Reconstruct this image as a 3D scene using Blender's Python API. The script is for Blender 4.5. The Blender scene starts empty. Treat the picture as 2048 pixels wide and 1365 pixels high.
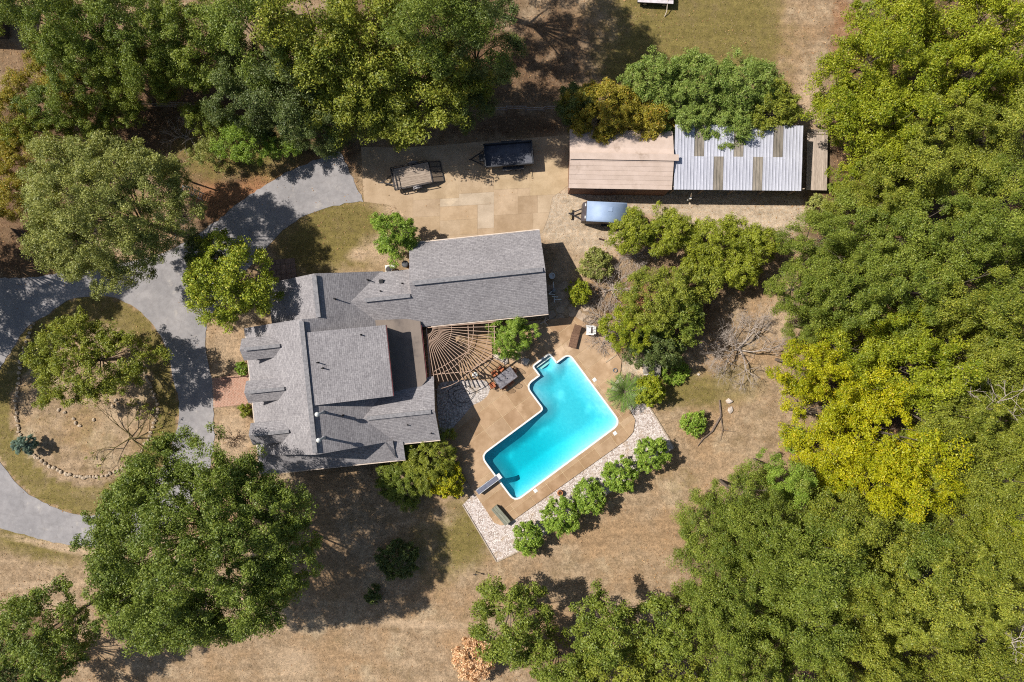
import bpy, bmesh, math, random
import numpy as np
from mathutils import Vector, Matrix
from mathutils.geometry import delaunay_2d_cdt

# ---------------------------------------------------------------- camera, light, exposure
SC = bpy.context.scene
COL = SC.collection
GS, CAMH = 0.042, 57.344          # metres per photo pixel on the ground, camera height
R = math.radians
SUN_EL, SHADOW_DIR = R(50), Vector((0.948, -0.318, 0)).normalized()

cam_d = bpy.data.cameras.new("camera")
cam_d.lens, cam_d.sensor_width = 24.0, 36.0
cam_d.clip_start, cam_d.clip_end = 0.5, 2000
cam = bpy.data.objects.new("camera", cam_d)
cam.location = (0, 0, CAMH)
COL.objects.link(cam)
SC.camera = cam

W = bpy.data.worlds.new("World")
SC.world = W
W.use_nodes = True
wn = W.node_tree
sky = wn.nodes.new("ShaderNodeTexSky")
sky.sky_type = 'NISHITA'
sky.sun_disc = False
sky.sun_elevation = SUN_EL
sky.sun_rotation = math.atan2(-SHADOW_DIR.x, -SHADOW_DIR.y)
sky.air_density, sky.dust_density = 1.0, 1.2
wn.links.new(sky.outputs[0], wn.nodes["Background"].inputs[0])
wn.nodes["Background"].inputs[1].default_value = 0.075

sun_d = bpy.data.lights.new("sun", 'SUN')
sun_d.energy, sun_d.angle, sun_d.color = 5.0, R(0.53), (1.0, 0.955, 0.89)
sun = bpy.data.objects.new("sun", sun_d)
ldir = Vector((SHADOW_DIR.x * math.cos(SUN_EL), SHADOW_DIR.y * math.cos(SUN_EL), -math.sin(SUN_EL)))
sun.rotation_euler = ldir.to_track_quat('-Z', 'Y').to_euler()
sun.location = (-40, 15, 60)
COL.objects.link(sun)

SC.view_settings.view_transform = 'Standard'
SC.view_settings.look = 'None'
SC.view_settings.exposure = 0.44
SC.view_settings.gamma = 1.0
SC.cycles.max_bounces = 6
SC.cycles.diffuse_bounces = 3
SC.cycles.transparent_max_bounces = 12
SC.cycles.caustics_refractive = False
SC.cycles.caustics_reflective = False
SC.cycles.use_denoising = False
SC.cycles.pixel_filter_type = 'BLACKMAN_HARRIS'
SC.cycles.filter_width = 1.1

# ---------------------------------------------------------------- helpers
def P(px, py, z=0.0):
    """the place on the plan that the photograph shows at that pixel, at height z"""
    k = GS * (1 - z / CAMH)
    return Vector(((px - 1024) * k, (682.5 - py) * k, z))
def P2(px, py, z=0.0):
    v = P(px, py, z); return (v.x, v.y)
def s2l(c):
    c /= 255.0
    return c / 12.92 if c <= .04045 else ((c + .055) / 1.055) ** 2.4
def A(r, g, b, k=0.8):
    return tuple(min(.9, s2l(x) * k) for x in (r, g, b)) + (1.0,)

def tag(o, label=None, cat=None, group=None, kind=None):
    if label: o["label"] = label
    if cat: o["category"] = cat
    if group: o["group"] = group
    if kind: o["kind"] = kind
    return o
def root(name, label, cat, loc=(0, 0, 0), rz=0.0, group=None):
    o = bpy.data.objects.new(name, None)
    o.empty_display_size = .3
    o.location = loc; o.rotation_euler = (0, 0, rz)
    COL.objects.link(o)
    return tag(o, label, cat, group)
def link(name, me, mat=None, parent=None):
    o = bpy.data.objects.new(name, me)
    if mat is not None and not me.materials: me.materials.append(mat)
    COL.objects.link(o)
    if parent is not None: o.parent = parent
    return o
def copy_tree(o, parent=None):
    c = o.copy(); COL.objects.link(c); c.parent = parent
    for ch in [x for x in o.children]: copy_tree(ch, c)
    return c

class MB:
    """collects boxes, bars, tubes and prisms into one mesh"""
    def __init__(s): s.v = []; s.f = []
    def add(s, vs, fs):
        b = len(s.v); s.v += [tuple(v) for v in vs]; s.f += [tuple(i + b for i in f) for f in fs]; return s
    def box(s, c, d, rz=0.0, tilt=0.0):
        x, y, z = (a / 2 for a in d)
        m = Matrix.Rotation(rz, 3, 'Z') @ Matrix.Rotation(tilt, 3, 'Y')
        vs = [m @ Vector((i * x, j * y, k * z)) + Vector(c) for k in (-1, 1) for i, j in ((-1, -1), (1, -1), (1, 1), (-1, 1))]
        return s.add(vs, [(3, 2, 1, 0), (4, 5, 6, 7), (0, 1, 5, 4), (1, 2, 6, 5), (2, 3, 7, 6), (3, 0, 4, 7)])
    def bar(s, p, q, w, h):
        p, q = Vector(p), Vector(q); d = (q - p).normalized()
        side = d.cross(Vector((0, 0, 1)))
        side = Vector((1, 0, 0)) if side.length < 1e-4 else side.normalized()
        up = side.cross(d).normalized()
        vs = [e + side * i * w / 2 + up * j * h / 2 for e in (p, q) for i, j in ((-1, -1), (1, -1), (1, 1), (-1, 1))]
        return s.add(vs, [(0, 1, 2, 3), (7, 6, 5, 4), (0, 4, 5, 1), (1, 5, 6, 2), (2, 6, 7, 3), (3, 7, 4, 0)])
    def tube(s, pts, r, n=8, caps=True):
        pts = [Vector(p) for p in pts]; rs = r if isinstance(r, (list, tuple)) else [r] * len(pts)
        b = len(s.v); rings = []
        for i, p in enumerate(pts):
            d = (pts[min(i + 1, len(pts) - 1)] - pts[max(i - 1, 0)]).normalized()
            a = d.cross(Vector((0, 0, 1)));  a = Vector((1, 0, 0)) if a.length < 1e-3 else a.normalized()
            c = a.cross(d).normalized()
            for k in range(n):
                t = 2 * math.pi * k / n
                s.v.append(tuple(p + (a * math.cos(t) + c * math.sin(t)) * rs[i]))
        for i in range(len(pts) - 1):
            for k in range(n):
                s.f.append((b + i * n + k, b + i * n + (k + 1) % n, b + (i + 1) * n + (k + 1) % n, b + (i + 1) * n + k))
        if caps:
            s.f.append(tuple(b + k for k in range(n))[::-1])
            s.f.append(tuple(b + (len(pts) - 1) * n + k for k in range(n)))
        return s
    def lathe(s, prof, c=(0, 0, 0), n=16):
        b = len(s.v)
        for r, z in prof:
            for k in range(n):
                t = 2 * math.pi * k / n; s.v.append((c[0] + r * math.cos(t), c[1] + r * math.sin(t), c[2] + z))
        for i in range(len(prof) - 1):
            for k in range(n):
                s.f.append((b + i * n + k, b + i * n + (k + 1) % n, b + (i + 1) * n + (k + 1) % n, b + (i + 1) * n + k))
        s.f.append(tuple(b + k for k in range(n))[::-1]); s.f.append(tuple(b + (len(prof) - 1) * n + k for k in range(n)))
        return s
    def prism(s, poly, z0, z1):
        n = len(poly); b = len(s.v)
        s.v += [(x, y, z0) for x, y in poly] + [(x, y, z1) for x, y in poly]
        s.f.append(tuple(range(b + n - 1, b - 1, -1))); s.f.append(tuple(range(b + n, b + 2 * n)))
        for i in range(n):
            j = (i + 1) % n; s.f.append((b + i, b + j, b + n + j, b + n + i))
        return s
    def mesh(s, name="m", smooth=False, bevel=0):
        me = bpy.data.meshes.new(name); me.from_pydata(s.v, [], s.f)
        bm = bmesh.new(); bm.from_mesh(me)
        bmesh.ops.recalc_face_normals(bm, faces=bm.faces)
        if bevel:
            bmesh.ops.bevel(bm, geom=bm.edges[:], offset=bevel, segments=1, affect='EDGES', clamp_overlap=True)
        bm.to_mesh(me); bm.free()
        if smooth: me.polygons.foreach_set("use_smooth", [True] * len(me.polygons))
        return me
    def build(s, name, mat, parent=None, smooth=False, bevel=0):
        return link(name, s.mesh(name, smooth, bevel), mat, parent)

# ---------------------------------------------------------------- materials
def nt(name):
    m = bpy.data.materials.new(name); m.use_nodes = True
    t = m.node_tree; b = t.nodes["Principled BSDF"]
    return m, t, b
def N(t, kind, **kw):
    n = t.nodes.new("ShaderNode" + kind)
    for k, v in kw.items():
        if hasattr(n, k): setattr(n, k, v)
        else: n.inputs[k].default_value = v
    return n
def mixc(t, fac, a, b, mode='MIX'):
    n = t.nodes.new("ShaderNodeMix"); n.data_type = 'RGBA'; n.blend_type = mode
    for sock, val in ((n.inputs[0], fac), (n.inputs[6], a), (n.inputs[7], b)):
        if hasattr(val, "is_linked"): t.links.new(val, sock)
        else: sock.default_value = val
    return n.outputs[2]
def mth(t, op, a, b=0.0, clamp=False):
    n = t.nodes.new("ShaderNodeMath"); n.operation = op; n.use_clamp = clamp
    for sock, val in ((n.inputs[0], a), (n.inputs[1], b)):
        if hasattr(val, "is_linked"): t.links.new(val, sock)
        else: sock.default_value = val
    return n.outputs[0]
def noise(t, vec, scale, detail=4, rough=.6):
    n = N(t, "TexNoise"); n.inputs["Scale"].default_value = scale
    n.inputs["Detail"].default_value = detail; n.inputs["Roughness"].default_value = rough
    t.links.new(vec, n.inputs["Vector"]); return n.outputs[0]
def remap(t, v, lo, hi, a=0.0, b=1.0):
    n = N(t, "MapRange"); n.interpolation_type = 'SMOOTHSTEP'
    t.links.new(v, n.inputs[0])
    for i, x in enumerate((lo, hi, a, b)): n.inputs[i + 1].default_value = x
    return n.outputs[0]
def bump(t, bsdf, h, strength, dist):
    n = N(t, "Bump"); n.inputs["Strength"].default_value = strength; n.inputs["Distance"].default_value = dist
    t.links.new(h, n.inputs["Height"]); t.links.new(n.outputs[0], bsdf.inputs["Normal"])
def wpos(t): return N(t, "NewGeometry").outputs["Position"]
def opos(t): return N(t, "TexCoord").outputs["Object"]

MATS = {}
def mat(name, c1, c2=None, scale=3.0, rough=.8, metal=0.0, spec=.3, bmp=.3, fine=.25, world=False, objvar=0.0, stretch=None, c3=None):
    """two colours broken up by coarse noise, a fine grain, and a little relief"""
    if name in MATS: return MATS[name]
    m, t, b = nt(name)
    vec = wpos(t) if world else opos(t)
    if stretch:
        mp = N(t, "Mapping"); mp.inputs["Scale"].default_value = stretch; t.links.new(vec, mp.inputs["Vector"]); vec = mp.outputs[0]
    c2 = c2 or tuple(x * .75 for x in c1[:3]) + (1,)
    n1 = noise(t, vec, scale, 5, .65)
    col = mixc(t, remap(t, n1, .32, .68), c1, c2)
    if c3: col = mixc(t, remap(t, noise(t, vec, scale * .37 + .05, 4, .7), .55, .72), col, c3)
    nf = noise(t, vec, scale * 9, 3, .7)
    col = mixc(t, fine, col, mixc(t, nf, (.25, .25, .25, 1), (1, 1, 1, 1)), 'MULTIPLY') if fine else col
    if objvar:
        oi = N(t, "ObjectInfo").outputs["Random"]
        hsv = N(t, "HueSaturation"); t.links.new(col, hsv.inputs["Color"])
        t.links.new(mth(t, 'ADD', mth(t, 'MULTIPLY', oi, objvar * 2), 1 - objvar), hsv.inputs["Value"])
        col = hsv.outputs[0]
    t.links.new(col, b.inputs["Base Color"])
    b.inputs["Roughness"].default_value = rough; b.inputs["Metallic"].default_value = metal
    b.inputs["Specular IOR Level"].default_value = spec
    if bmp: bump(t, b, mth(t, 'ADD', n1, mth(t, 'MULTIPLY', nf, .5)), bmp, .03)
    MATS[name] = m
    return m

def shingle_mat(name, k=1.0):
    m, t, b = nt(name)
    uv = N(t, "TexCoord").outputs["UV"]
    br = N(t, "TexBrick"); br.offset = .5
    br.inputs["Scale"].default_value = 1.0
    br.inputs["Brick Width"].default_value = .31; br.inputs["Row Height"].default_value = .15
    br.inputs["Mortar Size"].default_value = .008; br.inputs["Mortar Smooth"].default_value = .3
    br.inputs["Bias"].default_value = 0.0
    br.inputs["Color1"].default_value = A(168 * k, 164 * k, 165 * k); br.inputs["Color2"].default_value = A(142 * k, 138 * k, 140 * k)
    br.inputs["Mortar"].default_value = A(84, 80, 80)
    t.links.new(uv, br.inputs["Vector"])
    n1 = noise(t, uv, 2.4, 4, .7); n2 = noise(t, uv, .35, 4, .6); n3 = noise(t, uv, 5.5, 3, .8)
    col = mixc(t, remap(t, n1, .35, .7), br.outputs["Color"], A(155 * k, 151 * k, 152 * k))
    col = mixc(t, .5, col, mixc(t, remap(t, n3, .3, .7), (.45, .45, .46, 1), (1.35, 1.33, 1.3, 1)), 'MULTIPLY')
    col = mixc(t, .55, col, mixc(t, remap(t, n2, .3, .75), (1.08, 1.07, 1.06, 1), (.74, .73, .73, 1)), 'MULTIPLY')
    sp = N(t, "SeparateXYZ"); t.links.new(uv, sp.inputs[0])
    saw = mth(t, 'FRACT', mth(t, 'DIVIDE', sp.outputs[1], .15))
    t.links.new(col, b.inputs["Base Color"])
    b.inputs["Roughness"].default_value = .92; b.inputs["Specular IOR Level"].default_value = .2
    h = mth(t, 'ADD', mth(t, 'MULTIPLY', saw, 1.0), mth(t, 'MULTIPLY', n3, .6))
    bump(t, b, h, .6, .028)
    return m
SHINGLE = shingle_mat("asphalt_shingles")

def leaf_mat(name, dark, light, alt, transl=.24, rough=.5):
    m, t, b = nt(name)
    at = N(t, "Attribute"); at.attribute_name = "tint"
    al = N(t, "Attribute"); al.attribute_name = "alt"
    col = mixc(t, at.outputs["Fac"], dark, light)
    col = mixc(t, al.outputs["Fac"], col, alt)
    t.links.new(col, b.inputs["Base Color"])
    b.inputs["Roughness"].default_value = rough; b.inputs["Specular IOR Level"].default_value = .35
    tr = N(t, "BsdfTranslucent"); t.links.new(mixc(t, 1.0, col, (1.25, 1.2, .55, 1), 'MULTIPLY'), tr.inputs["Color"])
    mx = N(t, "MixShader"); mx.inputs[0].default_value = transl
    t.links.new(b.outputs[0], mx.inputs[1]); t.links.new(tr.outputs[0], mx.inputs[2])
    t.links.new(mx.outputs[0], t.nodes["Material Output"].inputs["Surface"])
    return m

# ---------------------------------------------------------------- ground and paving
def catmull(pts, n=6, closed=True):
    out = []; L = len(pts)
    rng_ = range(L if closed else L - 1)
    for i in rng_:
        p0, p1, p2, p3 = (pts[(i + k) % L] if closed else pts[min(max(i + k, 0), L - 1)] for k in (-1, 0, 1, 2))
        for j in range(n):
            t = j / n
            out.append(tuple(.5 * (2 * b + (c - a) * t + (2 * a - 5 * b + 4 * c - d) * t * t + (3 * b - a - 3 * c + d) * t ** 3)
                             for a, b, c, d in zip(p0, p1, p2, p3)))
    if not closed: out.append(pts[-1])
    return out
def round_poly(pts, rs, n=6):
    out = []; L = len(pts)
    for i, p in enumerate(pts):
        r = rs[i] if isinstance(rs, (list, tuple)) else rs
        p = Vector(p); a = (Vector(pts[i - 1]) - p); b = (Vector(pts[(i + 1) % L]) - p)
        r = min(r, a.length * .49, b.length * .49)
        pa, pb = p + a.normalized() * r, p + b.normalized() * r
        for k in range(n + 1):
            t = k / n; out.append(tuple(pa * (1 - t) ** 2 + p * 2 * t * (1 - t) + pb * t * t))
    return out
def inpoly(x, y, poly):
    r = np.zeros(x.shape, bool); n = len(poly)
    for i in range(n):
        x1, y1 = poly[i]; x2, y2 = poly[(i + 1) % n]
        if y1 == y2: continue
        c = ((y1 > y) != (y2 > y)) & (x < (x2 - x1) * (y - y1) / (y2 - y1) + x1)
        r ^= c
    return r
def cdt_bm(outer, holes=(), extra=()):
    vs = []; es = []
    for loop in [outer] + list(holes):
        b = len(vs); n = len(loop)
        vs += [Vector(p[:2]) for p in loop]; es += [(b + i, b + (i + 1) % n) for i in range(n)]
    vs += [Vector(p) for p in extra]
    v, e, f, *_ = delaunay_2d_cdt(vs, es, [], 1, 1e-5)
    if holes and f:
        c = np.array([[sum(v[i].x for i in fc) / len(fc), sum(v[i].y for i in fc) / len(fc)] for fc in f])
        bad = np.zeros(len(f), bool)
        for h in holes: bad |= inpoly(c[:, 0], c[:, 1], h)
        f = [fc for fc, b_ in zip(f, bad) if not b_]
    bm = bmesh.new()
    bv = [bm.verts.new((p.x, p.y, 0)) for p in v]
    for fc in f:
        try: bm.faces.new([bv[i] for i in fc])
        except ValueError: pass
    bmesh.ops.recalc_face_normals(bm, faces=bm.faces)
    if bm.faces and sum(fc.normal.z * fc.calc_area() for fc in bm.faces) < 0: bmesh.ops.reverse_faces(bm, faces=bm.faces)
    return bm
def sheet_mesh(bm, z, thick, name="sheet"):
    """a flat sheet with its top at z and skirts hanging down round its edges"""
    for v in bm.verts: v.co.z = z
    be = [e for e in bm.edges if len(e.link_faces) == 1]
    r = bmesh.ops.extrude_edge_only(bm, edges=be)
    for v in r["geom"]:
        if isinstance(v, bmesh.types.BMVert): v.co.z = z - thick
    me = bpy.data.meshes.new(name); bm.to_mesh(me); bm.free()
    return me
def clip_cell(bm0, cell, gap):
    """the part of a flat mesh inside a convex cell (world xy, counter-clockwise), shrunk by gap"""
    bm = bm0.copy(); n = len(cell)
    for i in range(n):
        a, b = Vector(cell[i]), Vector(cell[(i + 1) % n]); d = (b - a).normalized()
        no = Vector((d.y, -d.x))          # outward for ccw
        co = a - no * gap
        bmesh.ops.bisect_plane(bm, geom=bm.verts[:] + bm.edges[:] + bm.faces[:], plane_co=(co.x, co.y, 0), plane_no=(no.x, no.y, 0), clear_outer=True)
        if not bm.faces: break
    return bm
def ccw(poly):
    a = sum(poly[i][0] * poly[(i + 1) % len(poly)][1] - poly[(i + 1) % len(poly)][0] * poly[i][1] for i in range(len(poly)))
    return poly if a > 0 else poly[::-1]
def W2(pts): return [P2(*p) for p in pts]

# pool plan in its own frame (s along the long side, t across), in photo pixels
def ST(s, t): return (963 + s * .803 + t * .596, 912 - s * .596 + t * .803)
POOL_ST = round_poly([(0, 0), (156, 0), (156, -59), (190, -59), (190, -82), (230, -82), (230, -59), (261, -59), (261, 112), (0, 112)],
                     [16, 9, 15, 2, 4, 4, 2, 12, 16, 16])
POOL = ccw(W2([ST(*p) for p in POOL_ST]))
def offset_poly(poly, d):
    out = []; n = len(poly)
    for i in range(n):
        a, b, c = Vector(poly[i - 1]), Vector(poly[i]), Vector(poly[(i + 1) % n])
        t = (c - a); t = t.normalized() if t.length > 1e-6 else Vector((1, 0))
        out.append(tuple(b + Vector((t.y, -t.x)) * d))
    return out

DRIVE_OUT = [(-260, 560), (-60, 556), (60, 556), (130, 545), (230, 530), (330, 505), (420, 452), (470, 412), (520, 377), (565, 350), (620, 325), (680, 303), (722, 294),
             (728, 404), (690, 408), (640, 420), (600, 438), (565, 462), (530, 500), (490, 545), (450, 595), (420, 635), (411, 665), (413, 710), (424, 760), (427, 820), (428, 885),
             (415, 950), (370, 1020), (290, 1075), (215, 1092), (150, 1091), (90, 1081), (0, 1056), (-120, 1010), (-260, 960)]
ISLAND = catmull([(185, 592), (232, 597), (276, 620), (310, 655), (333, 700), (347, 760), (358, 805), (354, 855), (338, 905), (312, 955), (262, 1000), (195, 1030), (130, 1023), (60, 990), (15, 943), (-22, 885), (-35, 820), (-18, 765), (25, 700), (53, 657), (90, 633), (135, 602)], 5)
DRIVE = catmull(DRIVE_OUT[2:12], 4, False) + catmull(DRIVE_OUT[13:34], 4, False)
DRIVE = DRIVE_OUT[:2] + DRIVE[:-1] + DRIVE_OUT[33:]
def ragged(poly, amp, seed, step=7):
    g = random.Random(seed); out = []
    for a, b in zip(poly, poly[1:] + poly[:1]):
        n = max(1, int(math.hypot(b[0] - a[0], b[1] - a[1]) / step))
        out += [(a[0] + (b[0] - a[0]) * k / n + g.uniform(-amp, amp), a[1] + (b[1] - a[1]) * k / n + g.uniform(-amp, amp)) for k in range(n)]
    return out
PAD = [(722, 294), (800, 296), (880, 291), (960, 284), (1040, 278), (1142, 270), (1139, 330), (1136, 372), (1105, 395), (1098, 430), (1085, 466), (1000, 480), (822, 500), (800, 470), (820, 440), (790, 412), (728, 404)]
DECK = [(846, 660), (900, 656), (1000, 646), (1095, 640), (1150, 634), (1192, 660), (1222, 690), (1243, 722), (1240, 748), (1221, 778), (1256, 815), (1270, 840), (1266, 864), (1252, 880), (1017, 1047), (1002, 1051), (988, 1045), (972, 1020), (948, 985), (926, 946), (905, 905), (880, 893), (872, 760), (850, 757)]
BED = catmull([(876, 772), (905, 762), (945, 760), (970, 762), (980, 772), (976, 790), (962, 803), (945, 812), (925, 835), (905, 858), (888, 880), (879, 880), (876, 830)], 4)
PEBBLE = [(925, 1010), (993, 1124), (1040, 1101), (1200, 1000), (1349, 896), (1299, 815), (1270, 790), (1235, 745), (1200, 780), (1100, 900), (1000, 1000), (950, 985)]
BRICKWALK = [(424, 757), (498, 752), (503, 808), (427, 816)]

# --- ground sheet
def axis(lo, hi, step, far):
    core = list(np.arange(lo, hi + 1e-6, step)); out = core[:]; d = step; x = core[-1]
    while x < far: d *= 1.5; x += d; out.append(x)
    d = step; x = core[0]; pre = []
    while x > -far: d *= 1.5; x -= d; pre.append(x)
    return np.array(pre[::-1] + out)
gx, gy = axis(-48, 48, .4, 700), axis(-34, 34, .4, 700)
GX, GY = np.meshgrid(gx, gy)
nx, ny = len(gx), len(gy)
PXg, PYg = GX / GS + 1024, 682.5 - GY / GS
def blob(cx, cy, rx, ry, rot=0, k=.9):
    a = R(rot); dx, dy = PXg - cx, PYg - cy
    x = (dx * math.cos(a) + dy * math.sin(a)) / rx; y = (-dx * math.sin(a) + dy * math.cos(a)) / ry
    d = np.sqrt(x * x + y * y); return np.clip((1 + k - d) / (2 * k), 0, 1)
def blobs(lst): 
    m = np.zeros_like(PXg)
    for b in lst: m = np.maximum(m, blob(*b[:4], *(b[4:6] if len(b) > 4 else ())) * (b[6] if len(b) > 6 else 1))
    return m
isl = np.array([inpoly(PXg.ravel(), PYg.ravel(), ISLAND)]).reshape(PXg.shape).astype(float)
isl_in = inpoly(PXg.ravel(), PYg.ravel(), [(185 + (x - 175) * .76 - 10, 812 + (y - 812) * .74) for x, y in ISLAND]).reshape(PXg.shape).astype(float)
m_green = blobs([(690, 470, 105, 60), (640, 500, 70, 50), (1390, 90, 140, 110), (1300, 120, 90, 60), (1480, 60, 70, 120), (1350, 0, 120, 90), (930, 1075, 45, 70, 30),
                 (60, 1085, 110, 35, 15, .6, .7), (1340, 775, 70, 35), (1470, 770, 60, 35, 0, .6, .7), (1400, 790, 60, 30, 0, .6, .6), (940, 1010, 50, 25, 0, .6, .6), (860, 1090, 60, 80, 0, .6, .4),
                 (480, 300, 110, 50), (1360, 960, 40, 30, 0, .6, .35)])
m_green = np.maximum(m_green, isl * (1 - isl_in) * .62 + isl_in * .25)
m_litter = blobs([(480, 395, 130, 55, -30, .5), (640, 300, 130, 40), (330, 210, 400, 190), (60, 330, 140, 200), (50, 520, 110, 60), (860, 120, 330, 170), (1100, 120, 110, 150, 0, .5, .75), (1010, 250, 170, 30, 0, .5, .8),
                  (1860, 500, 270, 620, 0, .4), (1720, 1210, 360, 230, 0, .4), (1250, 1320, 250, 90, 0, .4, .6), (1330, 620, 150, 110, 0, .5, .8), (1450, 560, 120, 60, 0, .5, .6), (60, 1290, 120, 110, 0, .5, .7), (720, 1110, 150, 130, 0, .6, .35)])
m_soil = blobs([(585, 1325, 45, 32), (455, 700, 45, 60, 0, .5, .6), (460, 880, 45, 70, 0, .5, .8), (1620, 200, 30, 70), (1560, 250, 50, 40), (1230, 500, 80, 60, 0, .5, .7), (760, 500, 45, 40, 0, .6, .8), (720, 510, 30, 15), (800, 420, 40, 20),
                (840, 1250, 110, 9, 2), (90, 1170, 120, 9, -4), (120, 1095, 140, 9, 12), (1500, 770, 80, 50, 0, .6, .5), (1480, 960, 120, 90, 0, .6, .5), (1300, 1120, 140, 60, 0, .7, .4), (1560, 640, 50, 50, 0, .6, .8), (250, 830, 70, 50, 0, .6, .6)])
m_gravel = blobs([(1450, 425, 150, 40, 0, .3), (1120, 430, 60, 60, 0, .5), (1190, 480, 70, 40, 0, .5, .8), (1330, 400, 230, 30, 0, .3), (1135, 570, 45, 100, 0, .3, .5), (1560, 430, 60, 45, 0, .4), (1280, 735, 50, 25)])
m_red = blobs([(430, 395, 45, 35), (490, 390, 110, 40, -35, .6, .8), (1215, 505, 40, 30, 0, .6, .7), (1280, 600, 40, 40), (1350, 700, 90, 60, 0, .7, .4), (80, 1330, 120, 70, 0, .6, .4), (640, 330, 90, 30, 0, .6, .7), (1530, 1050, 100, 60, 0, .6, .15), (1690, 60, 40, 100, 0, .5, .6)])

verts = np.column_stack([GX.ravel(), GY.ravel(), np.zeros(GX.size)])
i0 = (np.arange(ny - 1)[:, None] * nx + np.arange(nx - 1)[None, :]).ravel()
faces = np.column_stack([i0, i0 + 1, i0 + nx + 1, i0 + nx])
fcx = verts[faces][:, :, 0].mean(1); fcy = verts[faces][:, :, 1].mean(1)
hole = inpoly(fcx, fcy, offset_poly(POOL, .35))
faces = faces[~hole]
def np_mesh(name, verts, faces, attrs=None, face_attrs=None, smooth=False):
    me = bpy.data.meshes.new(name); k = faces.shape[1]
    me.vertices.add(len(verts)); me.vertices.foreach_set("co", np.ascontiguousarray(verts, np.float32).ravel())
    me.loops.add(faces.size); me.loops.foreach_set("vertex_index", np.ascontiguousarray(faces, np.int32).ravel())
    me.polygons.add(len(faces)); me.polygons.foreach_set("loop_start", np.arange(0, faces.size, k, dtype=np.int32))
    for nm, v in (attrs or {}).items():
        a = me.attributes.new(nm, 'FLOAT', 'POINT'); a.data.foreach_set("value", np.ascontiguousarray(v, np.float32).ravel())
    for nm, v in (face_attrs or {}).items():
        a = me.attributes.new(nm, 'FLOAT', 'FACE'); a.data.foreach_set("value", np.ascontiguousarray(v, np.float32).ravel())
    me.update(calc_edges=True)
    if smooth: me.polygons.foreach_set("use_smooth", np.ones(len(faces), bool))
    return me
def ground_mat():
    m, t, b = nt("dry_lawn"); pos = wpos(t)
    def att(n):
        a = N(t, "Attribute"); a.attribute_name = n; return a.outputs["Fac"]
    big, mid, fin, xf = noise(t, pos, .16, 5, .6), noise(t, pos, .9, 5, .65), noise(t, pos, 5.5, 5, .75), noise(t, pos, 17, 3, .8)
    col = mixc(t, remap(t, mid, .3, .7), A(186, 164, 138), A(156, 134, 109))
    col = mixc(t, remap(t, big, .45, .6), col, A(172, 145, 115))
    col = mixc(t, remap(t, noise(t, pos, .28, 6, .65), .52, .68, 0, .8), col, A(192, 174, 148))
    def lay(col, name, c1, c2, amp=1.5, lo=.3, hi=.85):
        v = mth(t, 'ADD', att(name), mth(t, 'MULTIPLY', mth(t, 'SUBTRACT', mth(t, 'ADD', mth(t, 'MULTIPLY', big, .45), mth(t, 'ADD', mth(t, 'MULTIPLY', mid, .35), mth(t, 'MULTIPLY', fin, .3))), .55), amp))
        return mixc(t, remap(t, v, lo, hi), col, mixc(t, remap(t, fin, .35, .65), c1, c2))
    col = lay(col, "litter", A(132, 108, 86), A(96, 74, 58))
    col = lay(col, "red", A(182, 136, 102), A(148, 106, 80))
    col = lay(col, "green", A(150, 136, 86), A(116, 108, 62), 1.7, .15, .7)
    col = lay(col, "soil", A(206, 184, 158), A(184, 160, 134))
    col = lay(col, "gravel", A(220, 206, 188), A(180, 158, 134), .9)
    mp = N(t, "Mapping"); mp.inputs["Rotation"].default_value = (0, 0, R(-12)); mp.inputs["Scale"].default_value = (.12, 1.5, 1); t.links.new(pos, mp.inputs["Vector"])
    col = mixc(t, .55, col, mixc(t, remap(t, noise(t, mp.outputs[0], 1.0, 4, .6), .32, .68), (.8, .79, .77, 1), (1.14, 1.13, 1.11, 1)), 'MULTIPLY')
    m2 = noise(t, pos, 2.1, 6, .72)
    col = mixc(t, .8, col, mixc(t, remap(t, m2, .3, .7), (.66, .66, .64, 1), (1.22, 1.2, 1.16, 1)), 'MULTIPLY')
    col = mixc(t, remap(t, noise(t, pos, .45, 6, .7), .5, .75, 0, .55), col, A(140, 122, 92))
    col = mixc(t, .85, col, mixc(t, remap(t, fin, .25, .75), (.62, .6, .58, 1), (1.3, 1.28, 1.25, 1)), 'MULTIPLY')
    col = mixc(t, .8, col, mixc(t, remap(t, xf, .28, .72), (.5, .48, .46, 1), (1.42, 1.4, 1.36, 1)), 'MULTIPLY')
    t.links.new(col, b.inputs["Base Color"]); b.inputs["Roughness"].default_value = .95; b.inputs["Specular IOR Level"].default_value = .1
    bump(t, b, mth(t, 'ADD', mth(t, 'MULTIPLY', xf, .7), fin), .9, .05)
    return m
ga = {k: v.ravel() for k, v in dict(green=m_green, litter=m_litter, soil=m_soil, gravel=m_gravel, red=m_red).items()}
ground = link("ground", np_mesh("ground", verts, faces, ga), ground_mat())
tag(ground, "dry tan lawn with greenish patches around the house", "ground", kind="structure")

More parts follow.
